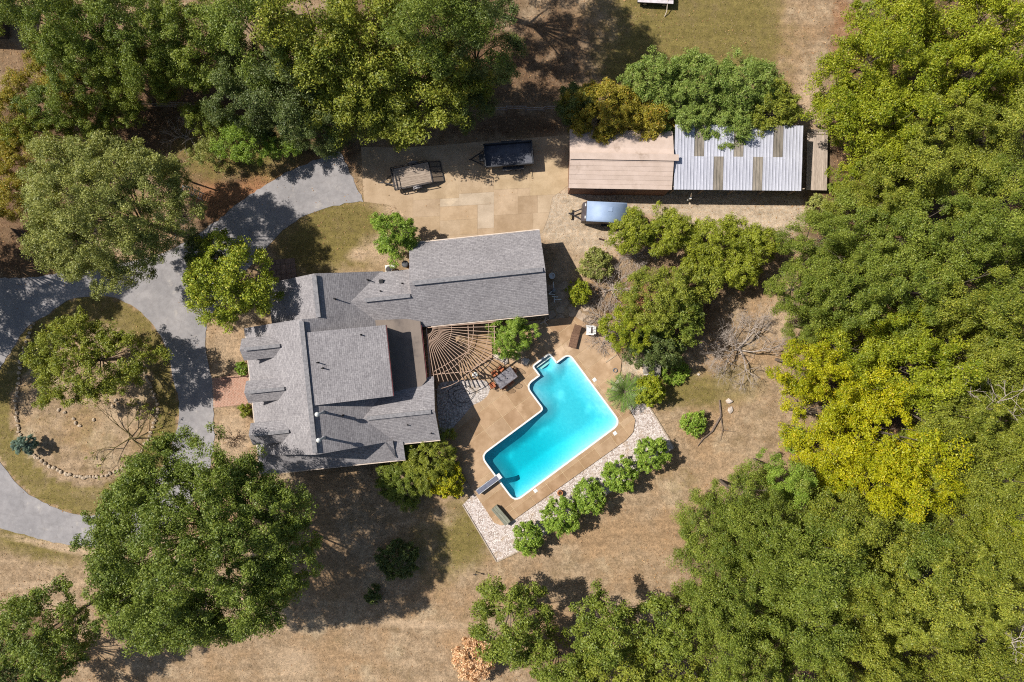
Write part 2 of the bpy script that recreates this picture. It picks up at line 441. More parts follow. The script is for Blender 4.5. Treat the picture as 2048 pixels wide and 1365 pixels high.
# --- driveway
def asphalt():
    m, t, b = nt("driveway_asphalt"); pos = wpos(t)
    n1, n2, n3, n4 = noise(t, pos, .35, 5, .6), noise(t, pos, 2.2, 5, .6), noise(t, pos, 22, 3, .7), noise(t, pos, .9, 6, .7)
    col = mixc(t, remap(t, n1, .35, .65), A(162, 157, 156), A(146, 142, 142))
    col = mixc(t, remap(t, n4, .56, .7), col, A(176, 169, 163))
    vo = N(t, "TexVoronoi"); vo.feature = 'DISTANCE_TO_EDGE'; vo.inputs["Scale"].default_value = .22
    dv = N(t, "VectorMath"); dv.operation = 'ADD'; sc = N(t, "VectorMath"); sc.operation = 'SCALE'; sc.inputs[3].default_value = 1.6
    nv = N(t, "TexNoise"); nv.inputs["Scale"].default_value = .8; t.links.new(pos, nv.inputs["Vector"]); t.links.new(nv.outputs["Color"], sc.inputs[0])
    t.links.new(pos, dv.inputs[0]); t.links.new(sc.outputs[0], dv.inputs[1]); t.links.new(dv.outputs[0], vo.inputs["Vector"])
    col = mixc(t, remap(t, vo.outputs[0], .004, .010, .16, 0), col, A(112, 106, 104))
    col = mixc(t, .35, col, mixc(t, n3, (.45, .45, .45, 1), (1.45, 1.45, 1.45, 1)), 'MULTIPLY')
    col = mixc(t, .5, col, mixc(t, remap(t, n2, .3, .7), (.78, .77, .76, 1), (1.12, 1.12, 1.1, 1)), 'MULTIPLY')
    t.links.new(col, b.inputs["Base Color"]); b.inputs["Roughness"].default_value = .9; b.inputs["Specular IOR Level"].default_value = .2
    bump(t, b, n3, .4, .01)
    return m
drive = link("driveway", sheet_mesh(cdt_bm(ccw(W2(ragged(DRIVE, 1.6, 1))), [ccw(W2(ragged(ISLAND, 1.6, 2)))]), .03, .05), asphalt())
tag(drive, "grey asphalt driveway looping round the grass island", "driveway", kind="structure")

# --- concrete parking pad, slab by slab
CONC = {}
def conc(r, g, b_):
    k = (r, g, b_)
    if k not in CONC: CONC[k] = mat("concrete_%d_%d" % (r, g), A(r, g, b_), A(r - 20, g - 20, b_ - 20), .7, .9, bmp=.25, fine=.3, world=True, c3=A(min(255, r + 14), min(255, g + 12), min(255, b_ + 8)))
    return CONC[k]
pad = root("parking_pad", "tan concrete parking pad of patched slabs behind the garage", "concrete pad"); tag(pad, kind="structure")
padbm = cdt_bm(ccw(W2(PAD)))
link("slab_base", sheet_mesh(padbm.copy(), .010, .03), conc(178, 154, 126), pad)
rnd = random.Random(5)
PADCELLS = [((720, 270, 826, 520), (196, 166, 132)), ((826, 270, 918, 330), (186, 160, 130)), ((826, 330, 918, 396), (196, 168, 132)), ((918, 270, 1040, 330), (190, 160, 128)), ((918, 330, 988, 388), (194, 166, 132)), ((988, 330, 1060, 384), (204, 176, 138)),
            ((1040, 270, 1150, 330), (196, 168, 136)), ((1060, 330, 1145, 400), (208, 180, 140)), ((826, 396, 880, 430), (190, 162, 132)), ((880, 396, 918, 412), (204, 186, 164)), ((918, 388, 988, 412), (206, 188, 166)),
            ((880, 412, 955, 440), (198, 168, 132)), ((955, 412, 988, 460), (208, 190, 168)), ((988, 384, 1036, 435), (200, 172, 140)), ((1036, 400, 1075, 435), (176, 146, 114)), ((1036, 384, 1060, 400), (202, 174, 140)), ((1060, 384, 1120, 400), (206, 178, 142)), ((1075, 400, 1120, 435), (206, 180, 148)),
            ((988, 435, 1066, 470), (178, 150, 118)), ((1066, 435, 1120, 470), (200, 174, 142)), ((826, 430, 880, 470), (188, 158, 124)), ((880, 440, 920, 470), (196, 170, 140)), ((920, 440, 955, 470), (194, 164, 128)), ((955, 460, 988, 500), (190, 162, 130)), ((826, 470, 955, 520), (196, 170, 140)), ((988, 470, 1120, 520), (190, 164, 132))]
for (x0, y0, x1, y1), c in PADCELLS:
    sk = lambda x, y: (x, y + (x - 920) * -.055)
    bm = clip_cell(padbm, ccw(W2([sk(x0, y0), sk(x1, y0), sk(x1, y1), sk(x0, y1)])), .012)
    if bm.faces: link("slab", sheet_mesh(bm, .014 + rnd.random() * .003, .03), conc(*(int(v * .55 + w * .45) for v, w in zip(c, (198, 176, 148)))), pad)
    else: bm.free()
padbm.free()

# --- pool terrace, slab by slab
terrace = root("pool_terrace", "tan concrete pool terrace with pale joints between slabs", "terrace"); tag(terrace, kind="structure")
hole_d = offset_poly(POOL, .03)
deckbm = cdt_bm(ccw(W2(DECK)), [hole_d, ccw(W2(BED))])
link("joint_base", sheet_mesh(deckbm.copy(), .085, .12), mat("pale_joint", A(214, 188, 150), A(196, 168, 130), 2, .9, world=True), terrace)
def deckm(i):
    cs = [(190, 158, 124), (194, 162, 128), (184, 152, 118), (196, 166, 133), (190, 160, 128), (181, 148, 115)]
    r, g, b_ = cs[i % len(cs)]
    return mat("terrace_slab_%d" % (i % len(cs)), A(r, g, b_), A(r - 22, g - 22, b_ - 22), .8, .8, spec=.3, bmp=.15, fine=.25, world=True, c3=A(r + 22, g + 22, b_ + 22))
cells = []
def grid(ss, ts):
    for a, b in zip(ss, ss[1:]):
        for c, d in zip(ts, ts[1:]): cells.append([ST(a, c), ST(b, c), ST(b, d), ST(a, d)])
grid([-70, -12, 30, 70, 110, 150, 190, 230, 261, 300], [112, 123, 150])
grid([261, 271, 300], [63, 101, 112]); grid([261, 271, 345], [-48, -13, 26, 63])
grid([-70, 0], [-5, 37, 75, 112])
grid([-170, -110, -60, -20, 36, 80, 112, 156], [-73, -38, 0]); grid([-170, -110, -70], [0, 60])
grid([-60, 0, 60, 112, 156, 190], [-190, -140, -105, -73]); grid([-140, -60], [-260, -73]); grid([-60, 0, 60, 112], [-300, -240, -190]); grid([112, 156, 200, 261, 345], [-300, -230, -160])
grid([156, 190], [-73, -59]); grid([190, 230, 261, 310], [-160, -105, -82]); grid([230, 261, 350], [-82, -48]); grid([310, 350], [-160, -82])
for k, c in enumerate(cells):
    bm = clip_cell(deckbm, ccw(W2(c)), .022)
    if bm.faces: link("slab", sheet_mesh(bm, .1 + rnd.random() * .004, .06), deckm(rnd.randrange(6)), terrace)
    else: bm.free()
deckbm.free()

# --- pebble borders
def pebble_mat(name, a, b_, c3):
    m, t, b = nt(name); pos = wpos(t)
    vo = N(t, "TexVoronoi"); vo.inputs["Scale"].default_value = 11; t.links.new(pos, vo.inputs["Vector"])
    n2 = noise(t, pos, .8, 5, .7)
    sp = N(t, "SeparateColor"); t.links.new(vo.outputs["Color"], sp.inputs[0])
    col = mixc(t, remap(t, sp.outputs[0], .0, 1.0), a, b_)
    col = mixc(t, remap(t, n2, .52, .72), col, c3)
    t.links.new(col, b.inputs["Base Color"]); b.inputs["Roughness"].default_value = .9
    bump(t, b, mth(t, 'MULTIPLY', vo.outputs["Distance"], -1), .9, .05)
    return m
WPEB = pebble_mat("white_pebbles", A(226, 214, 206), A(168, 150, 138), A(178, 152, 122))
pb = link("pebble_border", sheet_mesh(cdt_bm(ccw(W2(PEBBLE)), [offset_poly(POOL, .5)]), .02, .04), WPEB)
tag(pb, "white pebble border along the pool terrace", "pebble bed", kind="structure")
bd = link("pebble_bed", sheet_mesh(cdt_bm(ccw(W2(BED))), .06, .1), pebble_mat("grey_pebbles", A(216, 206, 198), A(150, 140, 132), A(170, 150, 124)))
tag(bd, "grey pebble bed between house wall and terrace", "pebble bed", kind="structure")
BR = random.Random(11)
edg = root("timber_edging", "weathered timber edging along the white pebble border", "edging", P(993, 1124))
for a, b in (((925, 1010), (960, 1068)), ((960, 1068), (993, 1124)), ((993, 1124), (1042, 1101)), ((1299, 815), (1349, 896))):
    MB().bar(P(*a, .03) - P(993, 1124), P(*b, .03) - P(993, 1124), .09, .12).build("board", mat("old_timber", A(196, 180, 160), A(160, 142, 120), 4, .9), edg)

# --- brick walk
BRK = mat("walk_brick", A(204, 164, 142), A(186, 138, 114), 6, .9, world=True, fine=.3)
walk = root("brick_walk", "red brick walk from the driveway to the front door", "path", P(462, 785)); tag(walk, kind="structure")
wq = [Vector(P2(*p)) for p in BRICKWALK]; wo = P(462, 785)
MB().prism([(v.x - wo.x, v.y - wo.y) for v in wq], -.02, .03).build("mortar_bed", mat("walk_mortar", A(200, 180, 160), A(180, 158, 136), 4, .9), walk)
mb = MB(); nu, nv = 13, 22
for j in range(nv):
    for i in range(nu):
        a, b = (i + .5 * (j % 2)) / nu, (j + .5) / nv
        if a + .9 / nu > 1.02: continue
        q = lambda u, v: wq[0].lerp(wq[1], u).lerp(wq[3].lerp(wq[2], u), v)
        pts = [q(a + .04 / nu, b - .44 / nv), q(min(1, a + .94 / nu), b - .44 / nv), q(min(1, a + .94 / nu), b + .44 / nv), q(a + .04 / nu, b + .44 / nv)]
        mb.prism([(p.x - wo.x, p.y - wo.y) for p in pts], .02, .042 + BR.random() * .006)
tag(mb.build("bricks", BRK, walk), kind="stuff")
lw = root("low_brick_wall", "low brick edging wall beside the front walk", "wall", P(470, 755))
for i in range(12):
    MB().box((-1.1 + i * .2, -.02 + i * .018, .12), (.19, .11, .24), .08).build("brick", mat("edge_brick", A(206, 168, 144), A(184, 138, 112), 6, .9, objvar=.15), lw, bevel=.008)
pv = root("paver_landing", "shaded brown paver landing north of the house", "path", P(560, 545)); tag(pv, kind="structure")
pvm = mat("brown_paver", A(150, 124, 110), A(128, 104, 92), 3, .9, objvar=.1)
for i in range(6):
    for j in range(5):
        MB().box((-.9 + i * .41, -.85 + j * .43, .02), (.39, .41, .05), 0).build("paver", pvm, pv)
pv.rotation_euler = (0, 0, R(6))

# --- swimming pool
pool = root("swimming_pool", "L-shaped turquoise swimming pool with white rim", "swimming pool", (0, 0, 0))
def depth_at(x, y):
    px, py = x / GS + 1024 - 963, 682.5 - y / GS - 912
    s, t = px * .803 - py * .596, px * .596 + py * .803
    if t < -58: return 1.0
    d = .72 + .12 * max(0, min(1, (t + 59) / 150))
    k = max(0, min(1, (190 - s) / 110)); k = k * k * (3 - 2 * k)
    return d + k * .75
PA = np.array(POOL); PB = np.roll(PA, -1, 0)
def edge_dist(x, y):
    q = np.array([x, y]); ab = PB - PA; k = np.clip(((q - PA) * ab).sum(1) / np.maximum((ab * ab).sum(1), 1e-9), 0, 1)
    return float(np.sqrt((((PA + ab * k[:, None]) - q) ** 2).sum(1)).min())
inner = [(x, y) for x in np.arange(-4, 11, .22) for y in np.arange(-15, 1, .22)]
ia = np.array(inner); keep = inpoly(ia[:, 0], ia[:, 1], offset_poly(POOL, -.12))
bm = cdt_bm(POOL, [], ia[keep].tolist())
for v in bm.verts:
    d = depth_at(v.co.x, v.co.y)
    e = min(1, edge_dist(v.co.x, v.co.y) / 1.5); e = 1 - (1 - e) ** 1.3
    v.co.z = -(.16 * d + .84 * d * e)
be = [e for e in bm.edges if len(e.link_faces) == 1]
r = bmesh.ops.extrude_edge_only(bm, edges=be)
for g in r["geom"]:
    if isinstance(g, bmesh.types.BMVert): g.co.z = .1
bmesh.ops.recalc_face_normals(bm, faces=bm.faces)
bmesh.ops.split_edges(bm, edges=be)
for f_ in bm.faces: f_.smooth = abs(f_.normal.z) > .3
me = bpy.data.meshes.new("shell"); bm.to_mesh(me); bm.free()
def liner():
    m, t, b = nt("pool_liner"); pos = wpos(t)
    vo = N(t, "TexVoronoi"); vo.inputs["Scale"].default_value = 6.5; t.links.new(pos, vo.inputs["Vector"])
    n1, n2 = noise(t, pos, 4.5, 4, .75), noise(t, pos, .55, 4, .55)  # print mottling also imitates ripple sparkle in the colour; pale blotches are sediment
    col = mixc(t, remap(t, n1, .35, .65), (.22, .53, .66, 1), (.32, .61, .72, 1))
    col = mixc(t, remap(t, vo.outputs["Distance"], .1, .7, 0, .5), col, (.26, .57, .69, 1))
    col = mixc(t, remap(t, n2, .52, .72, 0, .75), col, (.66, .82, .94, 1))
    t.links.new(col, b.inputs["Base Color"]); b.inputs["Roughness"].default_value = .6
    return m
link("shell", me, liner(), pool)
wm, t, b = nt("pool_water")
t.nodes.remove(b); out = t.nodes["Material Output"]
tr, gl, fr, mx = N(t, "BsdfTransparent"), N(t, "BsdfGlossy"), N(t, "Fresnel"), N(t, "MixShader")
gl.inputs["Roughness"].default_value = .04; fr.inputs["IOR"].default_value = 1.33
bp = N(t, "Bump"); bp.inputs["Strength"].default_value = .35; bp.inputs["Distance"].default_value = .05
t.links.new(noise(t, wpos(t), 2.6, 4, .6), bp.inputs["Height"])
t.links.new(bp.outputs[0], gl.inputs["Normal"]); t.links.new(bp.outputs[0], fr.inputs["Normal"])
t.links.new(fr.outputs[0], mx.inputs[0]); t.links.new(tr.outputs[0], mx.inputs[1]); t.links.new(gl.outputs[0], mx.inputs[2])
t.links.new(mx.outputs[0], out.inputs["Surface"])
va = N(t, "VolumeAbsorption"); va.inputs["Color"].default_value = (.0, .875, .885, 1); va.inputs["Density"].default_value = 1.25
t.links.new(va.outputs[0], out.inputs["Volume"])
MB().prism(offset_poly(POOL, .02), -3.0, -.07).build("water", wm, pool)
WHITE = mat("white_gelcoat", A(240, 240, 236), A(222, 222, 216), 3, .4, bmp=0, fine=.08)
o1, o2 = offset_poly(POOL, .12), offset_poly(POOL, -.015)
mb = MB(); n = len(POOL)
mb.v = [(x, y, .112) for x, y in o1] + [(x, y, .112) for x, y in o2] + [(x, y, .06) for x, y in o1] + [(x, y, -.12) for x, y in o2]
for i in range(n):
    j = (i + 1) % n
    mb.f += [(i, j, n + j, n + i), (2 * n + i, i, n + i, 3 * n + i)[:0] or (i, 2 * n + i, 2 * n + j, j), (n + i, n + j, 3 * n + j, 3 * n + i)]
mb.build("rim", WHITE, pool)
stp = None
for k, (t0, t1, z) in enumerate(((-82, -75, -.18), (-75, -67, -.42), (-67, -58, -.68))):
    a = [P2(*ST(*q)) for q in ((191, t0), (229, t0), (229, t1), (191, t1))]
    MB().prism(a, -1.0, z).build("step", WHITE, pool)

# ---------------------------------------------------------------- the house
HT = R(6)
HO = P(603, 640, 6.5); HO.z = 0
house = root("house", "long grey-shingled house with three front dormers", "house", HO, HT)
def slab(name, pts, parent, mt=SHINGLE, thick=.14, eave=None, uvo=0.0):
    """a roof plane: polygon of (u, v, z) with real thickness and UVs in metres"""
    pts = [Vector(p) for p in pts]
    n = sum(((pts[i] - pts[0]).cross(pts[(i + 1) % len(pts)] - pts[0]) for i in range(len(pts))), Vector())
    if n.z < 0: pts = pts[::-1]; n = -n
    n.normalize()
    e = Vector(eave) if eave else Vector((n.y, -n.x, 0))
    e = e.normalized() if e.length > 1e-3 else Vector((1, 0, 0)); sl = n.cross(e)
    mb = MB(); k = len(pts)
    mb.v = [tuple(p) for p in pts] + [tuple(p - Vector((0, 0, thick))) for p in pts]
    mb.f = [tuple(range(k)), tuple(range(2 * k - 1, k - 1, -1))] + [(i, k + i, k + (i + 1) % k, (i + 1) % k) for i in range(k)]
    me = bpy.data.meshes.new(name); me.from_pydata(mb.v, [], mb.f)
    uvl = me.uv_layers.new(name="UVMap")
    for lp in me.loops:
        c = me.vertices[lp.vertex_index].co
        uvl.data[lp.index].uv = (c.dot(e) + uvo, c.dot(sl) + uvo)
    return link(name, me, mt, parent)
SL = .66
EAVE, RIDGE = 2.72, 6.5
TRIM = mat("cream_trim", A(226, 208, 190), A(206, 186, 168), 3, .6, fine=.1, bmp=0)
REDT = mat("red_trim", A(120, 62, 66), A(100, 50, 54), 3, .5, fine=.1, bmp=0)
WALLB = mat("tan_brick_wall", A(176, 148, 122), A(150, 120, 96), 8, .9)
GLASS = mat("dark_glass", A(50, 58, 66), A(40, 46, 54), 1, .08, spec=.6, bmp=0, fine=0)
CAPM = mat("ridge_cap_shingle", A(158, 155, 156), A(126, 124, 126), 5, .9, fine=.35)
def label(o, s): o["label"] = s; return o
def zm(u): return RIDGE - SL * abs(u)
uE = (RIDGE - EAVE) / SL                       # 5.73
rw = label(slab("roof", [(0, -10.12, RIDGE), (0, .06, RIDGE), (-uE, .06, EAVE), (-uE, -10.12, EAVE)], house), "front roof slope carrying the three dormers")
re_ = label(slab("roof", [(0, -10.12, RIDGE), (0, .04, RIDGE), (uE, .04, EAVE), (uE, -10.12, EAVE)], house, uvo=.05), "rear roof slope behind the main ridge")
zp = 3.42; up = (RIDGE - zp) / SL
label(slab("roof", [(-up - .02, -10.08, zp - .01), (-uE - .04, -11.75, 2.62), (5.22, -11.75, 2.62), (5.22, -10.08, zp - .01)], house, eave=(1, 0, 0)), "low pent roof along the south wall")
slab("roof", [(-up, -10.12, zp), (-uE, -10.12, EAVE), (-uE - .04, -11.75, 2.63)], house, eave=(0, 1, 0))
slab("roof", [(up - .05, -10.12, zp + .04), (5.24, -10.12, zm(5.24) + .012), (5.24, -11.5, zm(5.24) - .02)], house, eave=(0, 1, 0))
slab("roof", [(5.2, -10.2, 3.06), (5.95, -10.2, 2.98), (5.95, -11.75, 2.72), (5.2, -11.75, 2.78)], house, eave=(1, 0, 0))
def cap(p, q, parent, w=.34):
    p, q = Vector(p), Vector(q); return MB().bar(p, q, w, .09).build("ridge_cap", CAPM, parent)
cap((0, -9.95, RIDGE + .06), (0, -.1, RIDGE + .06), rw)
# shed-roofed upper storey at the rear
sd = label(slab("roof", [(.16, -.98, 6.46), (5.95, -.98, 5.15), (5.95, -6.45, 5.15), (.16, -6.45, 6.46)], house, uvo=.3), "shallow roof of the raised rear storey")
MB().prism([(.6, -6.3), (5.75, -6.3), (5.75, -1.13), (.6, -1.13)], 2.6, 5.02).build("upper_wall", mat("grey_siding", A(140, 134, 130), A(120, 115, 112), 5, .8), house)
MB().bar((5.99, -.98, 5.1), (5.99, -6.45, 5.1), .035, .16).build("gutter", REDT, sd)
MB().bar((-uE - .05, .06, EAVE - .06), (-uE - .05, -11.75, EAVE - .1), .07, .12).build("gutter", TRIM, rw)
MB().bar((-uE, -11.8, 2.56), (5.95, -11.8, 2.56), .07, .12).build("gutter", TRIM, house)
# north wing
nr = label(slab("roof", [(1.1, .02, 5.79), (1.1, 3.42, 5.79), (-3.55, 3.42, EAVE), (-3.55, .02, EAVE)], house, uvo=.2), "north wing front slope")
label(slab("roof", [(1.1, .02, 5.79), (1.1, 3.42, 5.79), (5.75, 3.42, EAVE - .02), (5.75, .02, EAVE - .02)], house, uvo=.1), "north wing rear slope")
cap((1.1, .1, 5.85), (1.1, 3.3, 5.85), nr)
# garage wing and link
GR, GV = 4.92, 2.0
gn = label(slab("roof", [(8.05, GV, GR), (18.55, GV, GR), (18.55, 5.4, GR - SL * 3.4), (8.05, 5.4, GR - SL * 3.4)], house, uvo=.4), "north slope of the garage roof")
gs = label(slab("roof", [(8.05, GV, GR), (18.55, GV, GR), (18.55, -1.34, GR - SL * 3.34), (4.2, -1.34, GR - SL * 3.34), (3.2, 1.12, 4.34), (8.05, 1.12, 4.34)], house, uvo=.6), "south slope of the garage and link roof")
ln = slab("roof", [(3.2, 1.12, 4.34), (8.12, 1.12, 4.34), (8.12, 3.34, 2.86), (3.2, 3.34, 2.86)], house, uvo=.8)
cap((8.3, GV, GR + .06), (18.35, GV, GR + .06), gn); cap((4.4, 1.12, 4.4), (7.95, 1.12, 4.4), ln, .3)
MB().prism([(8.2, -1.0), (18.2, -1.0), (18.2, 5.0), (8.2, 5.0)], 0, 2.6).build("wall", WALLB, house)
for u0 in (8.16, 18.24):
    MB().add([(u0, -1.0, 2.55), (u0, 5.0, 2.55), (u0, GV, GR - .16), (u0 + .1 * (1 if u0 < 10 else -1), -1.0, 2.55), (u0 + .1 * (1 if u0 < 10 else -1), 5.0, 2.55), (u0 + .1 * (1 if u0 < 10 else -1), GV, GR - .16)],
             [(0, 1, 2), (5, 4, 3), (0, 3, 4, 1), (1, 4, 5, 2), (2, 5, 3, 0)]).build("gable_wall", WALLB, house)
MB().bar((8.05, 5.45, 2.62), (18.55, 5.45, 2.62), .08, .12).build("gutter", TRIM, gn)
MB().bar((9.1, -1.4, 2.66), (18.55, -1.4, 2.66), .06, .12).build("gutter", TRIM, gs)
# south-east wing
er, ev = 4.34, -8.0
en = label(slab("roof", [(3.1, ev, er), (8.9, ev, er), (8.9, -5.36, er - .62 * 2.64), (3.1, -5.36, er - .62 * 2.64)], house, uvo=.35), "north slope of the south-east wing")
es = label(slab("roof", [(3.1, ev, er), (8.9, ev, er), (8.9, -10.46, er - .62 * 2.46), (3.1, -10.46, er - .62 * 2.46)], house, uvo=.55), "south slope of the south-east wing")
cap((3.6, ev, er + .05), (8.6, ev, er + .05), en, .3)
MB().prism([(3.1, -10.1), (8.6, -10.1), (8.6, -5.7), (3.1, -5.7)], 0, 2.6).build("wall", WALLB, house)
MB().add([(8.62, -10.1, 2.5), (8.62, -5.7, 2.5), (8.62, ev, er - .16), (8.5, -10.1, 2.5), (8.5, -5.7, 2.5), (8.5, ev, er - .16)], [(0, 1, 2), (5, 4, 3), (0, 3, 4, 1), (1, 4, 5, 2), (2, 5, 3, 0)]).build("gable_wall", WALLB, house)
MB().bar((5.9, -10.5, 2.76), (8.9, -10.5, 2.76), .07, .12).build("gutter", TRIM, es)
# main walls and gables
MB().prism([(-5.35, -11.2), (5.3, -11.2), (5.3, -.2), (-5.35, -.2)], 0, 2.56).build("wall", WALLB, house)
MB().prism([(-3.2, -.3), (5.4, -.3), (5.4, 3.1), (-3.2, 3.1)], 0, 2.56).build("wall", WALLB, house)
MB().prism([(4.9, .2), (8.3, .2), (8.3, 3.0), (4.9, 3.0)], 0, 2.6).build("wall", WALLB, house)
def gable(v, u0, u1, uc, z0, z1):
    MB().add([(u0, v, z0), (u1, v, z0), (uc, v, z1), (u0, v + .1, z0), (u1, v + .1, z0), (uc, v + .1, z1)], [(0, 1, 2), (5, 4, 3), (0, 3, 4, 1), (1, 4, 5, 2), (2, 5, 3, 0)]).build("gable_wall", MATS["grey_siding"], house)
gable(-10.02, -5.4, 5.4, 0, 2.55, 6.3); gable(-.2, -5.4, 5.4, 0, 2.55, 6.3); gable(3.1, -3.3, 5.5, 1.1, 2.55, 5.6)
# flat membrane roof
def flat_mat():
    m, t, b = nt("brown_membrane"); pos = opos(t)
    mp = N(t, "Mapping"); mp.inputs["Scale"].default_value = (.55, .16, 1); t.links.new(pos, mp.inputs["Vector"])
    n1, n2, n3 = noise(t, mp.outputs[0], 1.0, 5, .6), noise(t, pos, .5, 5, .6), noise(t, pos, 18, 3, .6)
    col = mixc(t, remap(t, n1, .35, .65), A(138, 124, 112), A(118, 106, 97))
    col = mixc(t, remap(t, n2, .5, .68), col, A(96, 86, 80))
    col = mixc(t, .25, col, mixc(t, n3, (.5, .5, .5, 1), (1.4, 1.4, 1.4, 1)), 'MULTIPLY')
    t.links.new(col, b.inputs["Base Color"]); b.inputs["Roughness"].default_value = .85
    return m
fl = slab("flat_roof", [(4.4, .3, 3.34), (8.34, -.9, 3.16), (8.34, -5.6, 3.12), (7.3, -6.6, 3.12), (4.4, -6.8, 3.34)], house, flat_mat(), .22)
label(fl, "brown flat roof between the raised storey and the pergola")
MB().bar((8.4, -1.2, 3.06), (8.4, -5.45, 3.02), .035, .2).build("gutter", REDT, fl)
MB().prism([(5.2, -6.0), (8.1, -6.0), (8.1, -.4), (5.2, -.4)], 0, 2.92).build("wall", WALLB, house)
# windows and doors in the walls
def opening(name, c, d, mt):
    o = MB().box(c, d).build(name, mt, house); return o
for v in (-8.3, -5.03, -1.72):
    f = opening("window", (-5.36, v, 1.45), (.08, 1.3, 1.3), TRIM); MB().box((-5.41, v, 1.45), (.03, 1.1, 1.1)).build("pane", GLASS, f)
f = opening("door", (-5.36, -6.7, 1.05), (.08, 1.0, 2.1), REDT); MB().tube([(-5.44, -6.35, 1.0), (-5.44, -6.35, 1.1)], .03, 8).build("handle", TRIM, f)
for u in (10.2, 13.2):
    f = opening("garage_door", (u + .6, 5.02, 1.1), (2.5, .08, 2.2), TRIM)
    for k in range(4): MB().box((u + .6, 5.07, .3 + k * .54), (2.4, .03, .48)).build("door_panel", TRIM, f)
for u in (10.5, 13.5, 16.5):
    f = opening("window", (u, -1.02, 1.5), (1.5, .08, 1.2), TRIM); MB().box((u, -1.07, 1.5), (1.3, .03, 1.0)).build("pane", GLASS, f)
for v in (-1.8, -3.2, -4.6):
    f = opening("window", (8.12, v, 1.25), (.08, 1.2, 2.1), TRIM); MB().box((8.17, v, 1.25), (.03, 1.0, 1.9)).build("pane", GLASS, f)
# dormers
DORM = mat("dormer_siding", A(150, 144, 140), A(132, 126, 122), 5, .8)
for k, dv in enumerate((-1.7, -5.0, -8.28)):
    dz, hw, drop, uw = 5.14, .86, .64, -5.36
    d = bpy.data.objects.new("dormer", None); COL.objects.link(d); d.parent = house
    d["label"] = ("northern dormer, nearest the north wing", "middle dormer above the brick walk", "southern dormer, nearest the big oak")[k]
    for s in (1, -1):
        slab("roof_slope", [(uw, dv, dz), (-1.95, dv, dz), (-1.95 - drop / SL, dv + s * hw, dz - drop), (uw, dv + s * hw, dz - drop)], d, uvo=k + .1 * s, thick=.1)
    MB().bar((uw + .35, dv, dz + .05), (-2.25, dv, dz + .05), .26, .08).build("ridge_cap", CAPM, d)
    MB().prism([(-5.15, dv - .7), (-3.0, dv - .7), (-3.0, dv + .7), (-5.15, dv + .7)], 2.95, dz - drop - .02).build("wall", DORM, d)
    MB().add([(-5.16, dv - .7, dz - drop - .04), (-5.16, dv + .7, dz - drop - .04), (-5.16, dv, dz - .16), (-5.06, dv - .7, dz - drop - .04), (-5.06, dv + .7, dz - drop - .04), (-5.06, dv, dz - .16)], [(0, 1, 2), (5, 4, 3), (0, 3, 4, 1), (1, 4, 5, 2), (2, 5, 3, 0)]).build("gable_wall", DORM, d)
    MB().box((-5.17, dv, 3.85), (.06, .8, .9)).build("window", GLASS, d)
# pipes and vents on the roof
PIPE = mat("galvanised_flue", A(210, 210, 212), A(180, 180, 184), 4, .45, metal=.3, bmp=0)
BLK = mat("black_rubber", A(40, 40, 42), A(30, 30, 32), 4, .7)
def flue(u, v, z, h, r, top=PIPE, name="vent_pipe"):
    o = MB().lathe([(r * 1.7, -.1), (r * 1.6, .03), (r, .1), (r, h)], (u, v, z), 12).build(name, BLK if top is BLK else PIPE, house, True)
    if h > .8: MB().lathe([(r * 1.1, 0), (r * 2.0, .03), (r * 1.9, .1), (r * .4, .22)], (u, v, z + h), 12).build("rain_cap", WHITE, o, True)
flue(.75, -7.05, zm(.75), 1.55, .09, name="chimney_flue"); flue(.62, -8.95, zm(.62), 1.35, .09, name="chimney_flue")
for u, v, z, h in ((2.0, -7.5, zm(2.0), .5), (.85, -3.3, 6.3, .5), (1.15, -3.75, 6.23, .45), (4.1, -1.55, 5.56, .28), (2.3, 1.4, 6.53 - SL * 2.3, .55), (4.65, 2.75, 6.53 - SL * 4.65, .55),
                  (5.6, 1.75, 3.9, .25), (7.3, 2.2, 3.6, .25), (6.6, -8.9, 3.75, .25), (8.3, -9.8, 3.2, .25)): flue(u, v, z, h, .045, BLK)
bx = MB().box((5.65, 2.55, 3.45), (.3, .3, .25)).build("vent_box", BLK, house)

# ---------------------------------------------------------------- pergola
PG0 = P(853, 657, 2.6)
perg = root("pergola", "fan-shaped cream pergola radiating from the inner house corner", "pergola", (PG0.x, PG0.y, 0))
PGM = mat("pergola_paint", A(200, 170, 148), A(176, 146, 124), 5, .7, fine=.2)
def pg(px, py, z=2.6): v = P(px, py, z); return Vector((v.x - PG0.x, v.y - PG0.y, z))
nraf = 21
for i in range(nraf):
    a = R(-6 + i * (92 / (nraf - 1))) if i else R(-6)
    d = Vector((math.cos(a), -math.sin(a), 0))
    ca, sa = math.cos(a), math.sin(a)
    dg = math.degrees(a); rr = 150 if 20 < dg < 48 else (140 if dg <= 20 else 106 / max(.7, sa))
    r0 = 12 if i % 2 == 0 else 24
    o = MB().bar(d * r0 * .0401 + Vector((0, 0, 2.62)), d * rr * .0401 + Vector((0, 0, 2.6)), .042, .13).build("rafter", PGM, perg)
def arc(r, a0, a1, n=14): return [Vector((math.cos(R(a0 + (a1 - a0) * k / n)) * r * .0401, -math.sin(R(a0 + (a1 - a0) * k / n)) * r * .0401, 2.53)) for k in range(n + 1)]
for r_, w in ((50, .03), (94, .04), (124, .032)):
    mb = MB(); pts = arc(r_, -5, 86)
    for p, q in zip(pts, pts[1:]): mb.bar(p, q, w, .06)
    mb.build("hoop", PGM, perg)
